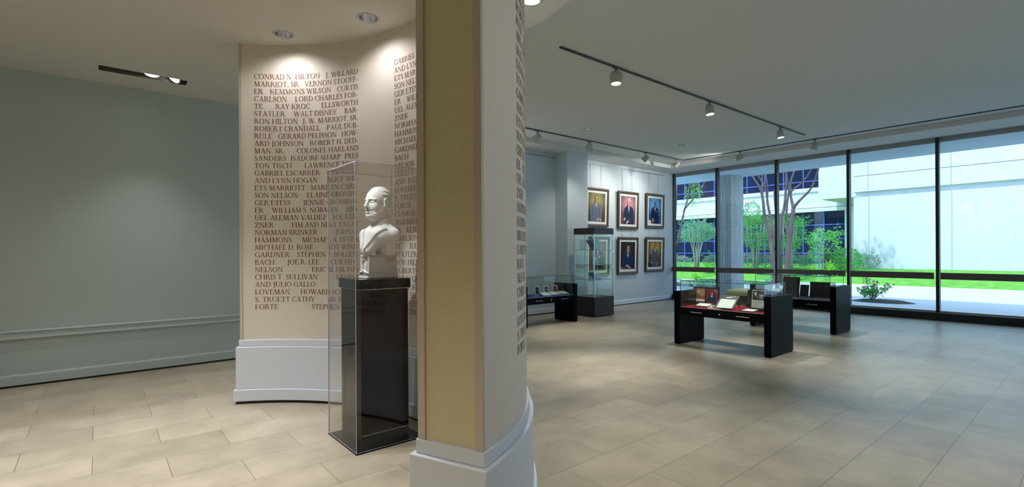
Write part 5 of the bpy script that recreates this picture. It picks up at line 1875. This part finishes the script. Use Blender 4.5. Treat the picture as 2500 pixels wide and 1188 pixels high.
def fern(loc, label, n, L, seed, h=0.8):
    rnd = random.Random(seed)
    t = thing('fern', loc, label, 'fern', 0, 'ferns on the lawn')
    b = MB()
    for k in range(n):
        a = rnd.uniform(0, 2 * PI)
        e = rnd.uniform(0.5, 1.25)
        d = Vector((math.cos(a), math.sin(a), 0))
        l = L * rnd.uniform(0.7, 1.2)
        pts = [d * l * math.cos(e) * s + Vector((0, 0, l * h * (math.sin(e) * s * 1.5 - 0.75 * s * s))) for s in [i / 9 for i in range(10)]]
        sd = d.cross(Vector((0, 0, 1)))
        for i in range(1, 9):
            w = 0.16 * L * (1 - i / 10)
            for s in (-1, 1):
                p = pts[i]
                q = p + sd * s * w + (pts[i + 1] - p) * 0.6
                b.add([p, p + (pts[i + 1] - p) * 0.7, q], [(0, 1, 2)])
    b.build('fronds', L_FERN, t)
    return t


fern((26.0, 8.95, lawn_z(26.0)), 'bright yellow green fern below the round young tree', 46, 0.75, 41)
fern((26.2, 8.35, lawn_z(26.2)), 'tall bright fern in front of the dark corner bush', 46, 0.85, 42, 1.1)
fern((25.6, 14.0, lawn_z(25.6)), 'bright fern on the lawn left of the column', 46, 0.80, 43, 1.0)
fern((22.5, 12.9, lawn_z(22.5)), 'broad fern just behind the planter wall left of the column', 50, 0.75, 44)
fern((24.6, 9.2, lawn_z(24.6)), 'fern at the foot of the trunks behind the second mullion', 36, 0.6, 45)
rnd = random.Random(77)
t = thing('ground_cover', (19.6, 13.4, 0.05), 'low leafy ground cover between the curbs outside left of the column', 'ground cover')
b = MB()
for k in range(26):
    leaves(b, rnd, (rnd.uniform(-0.9, 0.9), rnd.uniform(-2.6, 2.6), 0.10), (0.4, 0.4, 0.12), 60, 0.10)
o = b.build('foliage', L_COOL, t)
o['kind'] = 'stuff'
t = thing('potted_plant', (19.5, 8.3, -0.005), 'spiky green plant in a round pot on the paving behind the showcase', 'plant')
b = MB()
b.lathe([(0.0, 0.0), (0.15, 0.0), (0.20, 0.24), (0.21, 0.26), (0.18, 0.26), (0.17, 0.20), (0.0, 0.20)], 20)
b.build('pot', mat('grey_pot', (0.28, 0.28, 0.27), 0.8), t, smooth=False)
b = MB()
for k in range(40):
    a, e = rnd.uniform(0, 2 * PI), rnd.uniform(0.3, 1.3)
    d = Vector((math.cos(a) * math.cos(e), math.sin(a) * math.cos(e), math.sin(e)))
    s = Vector((-math.sin(a), math.cos(a), 0)) * 0.02
    p0 = Vector((0, 0, 0.21)) + d * 0.02
    p1, p2 = p0 + d * 0.25, p0 + d * 0.42 - Vector((0, 0, 0.07))
    b.add([p0 - s, p0 + s, p1 + s, p1 - s, p2], [(0, 1, 2, 3), (3, 2, 4)])
b.build('leaves', L_COOL, t)
# flowering plant close to the window at the right
t = thing('flowering_plant', (18.0, 4.70, -0.005), 'small pink flowering plant in a dark bed near the right window', 'plant')
b = MB()
n = 24
b.add([(0.55 * math.cos(2 * PI * k / n), 0.8 * math.sin(2 * PI * k / n) - 0.35, 0.0) for k in range(n)] + [(0.35 * math.cos(2 * PI * k / n), 0.5 * math.sin(2 * PI * k / n) - 0.35, 0.06) for k in range(n)],
      [(k, (k + 1) % n, n + (k + 1) % n, n + k) for k in range(n)] + [tuple(range(n, 2 * n))])
b.build('soil', M_SOIL, t)
b = MB()
f = MB()
s_ = MB()
for k in range(9):
    a, e = rnd.uniform(0, 2 * PI), rnd.uniform(0.7, 1.4)
    d = Vector((math.cos(a) * math.cos(e), math.sin(a) * math.cos(e), math.sin(e)))
    L = rnd.uniform(0.4, 0.75)
    s_.tube([(0, -0.1, 0.03), Vector((0, -0.1, 0.03)) + d * L * 0.6, Vector((0, -0.1, 0.0)) + d * L], 0.008, 5)
    for i in range(4, 11):
        leaves(b, rnd, Vector((0, -0.1, 0.03)) + d * L * i / 10, (0.07, 0.07, 0.05), 8, 0.075)
    if k % 2 == 0:
        leaves(f, rnd, Vector((0, -0.1, 0.05)) + d * L * 1.04, (0.05, 0.05, 0.04), 26, 0.04, 0.9)
s_.build('stems', M_BARK, t)
b.build('foliage', L_MID, t)
f.build('blossoms', M_PINK, t)
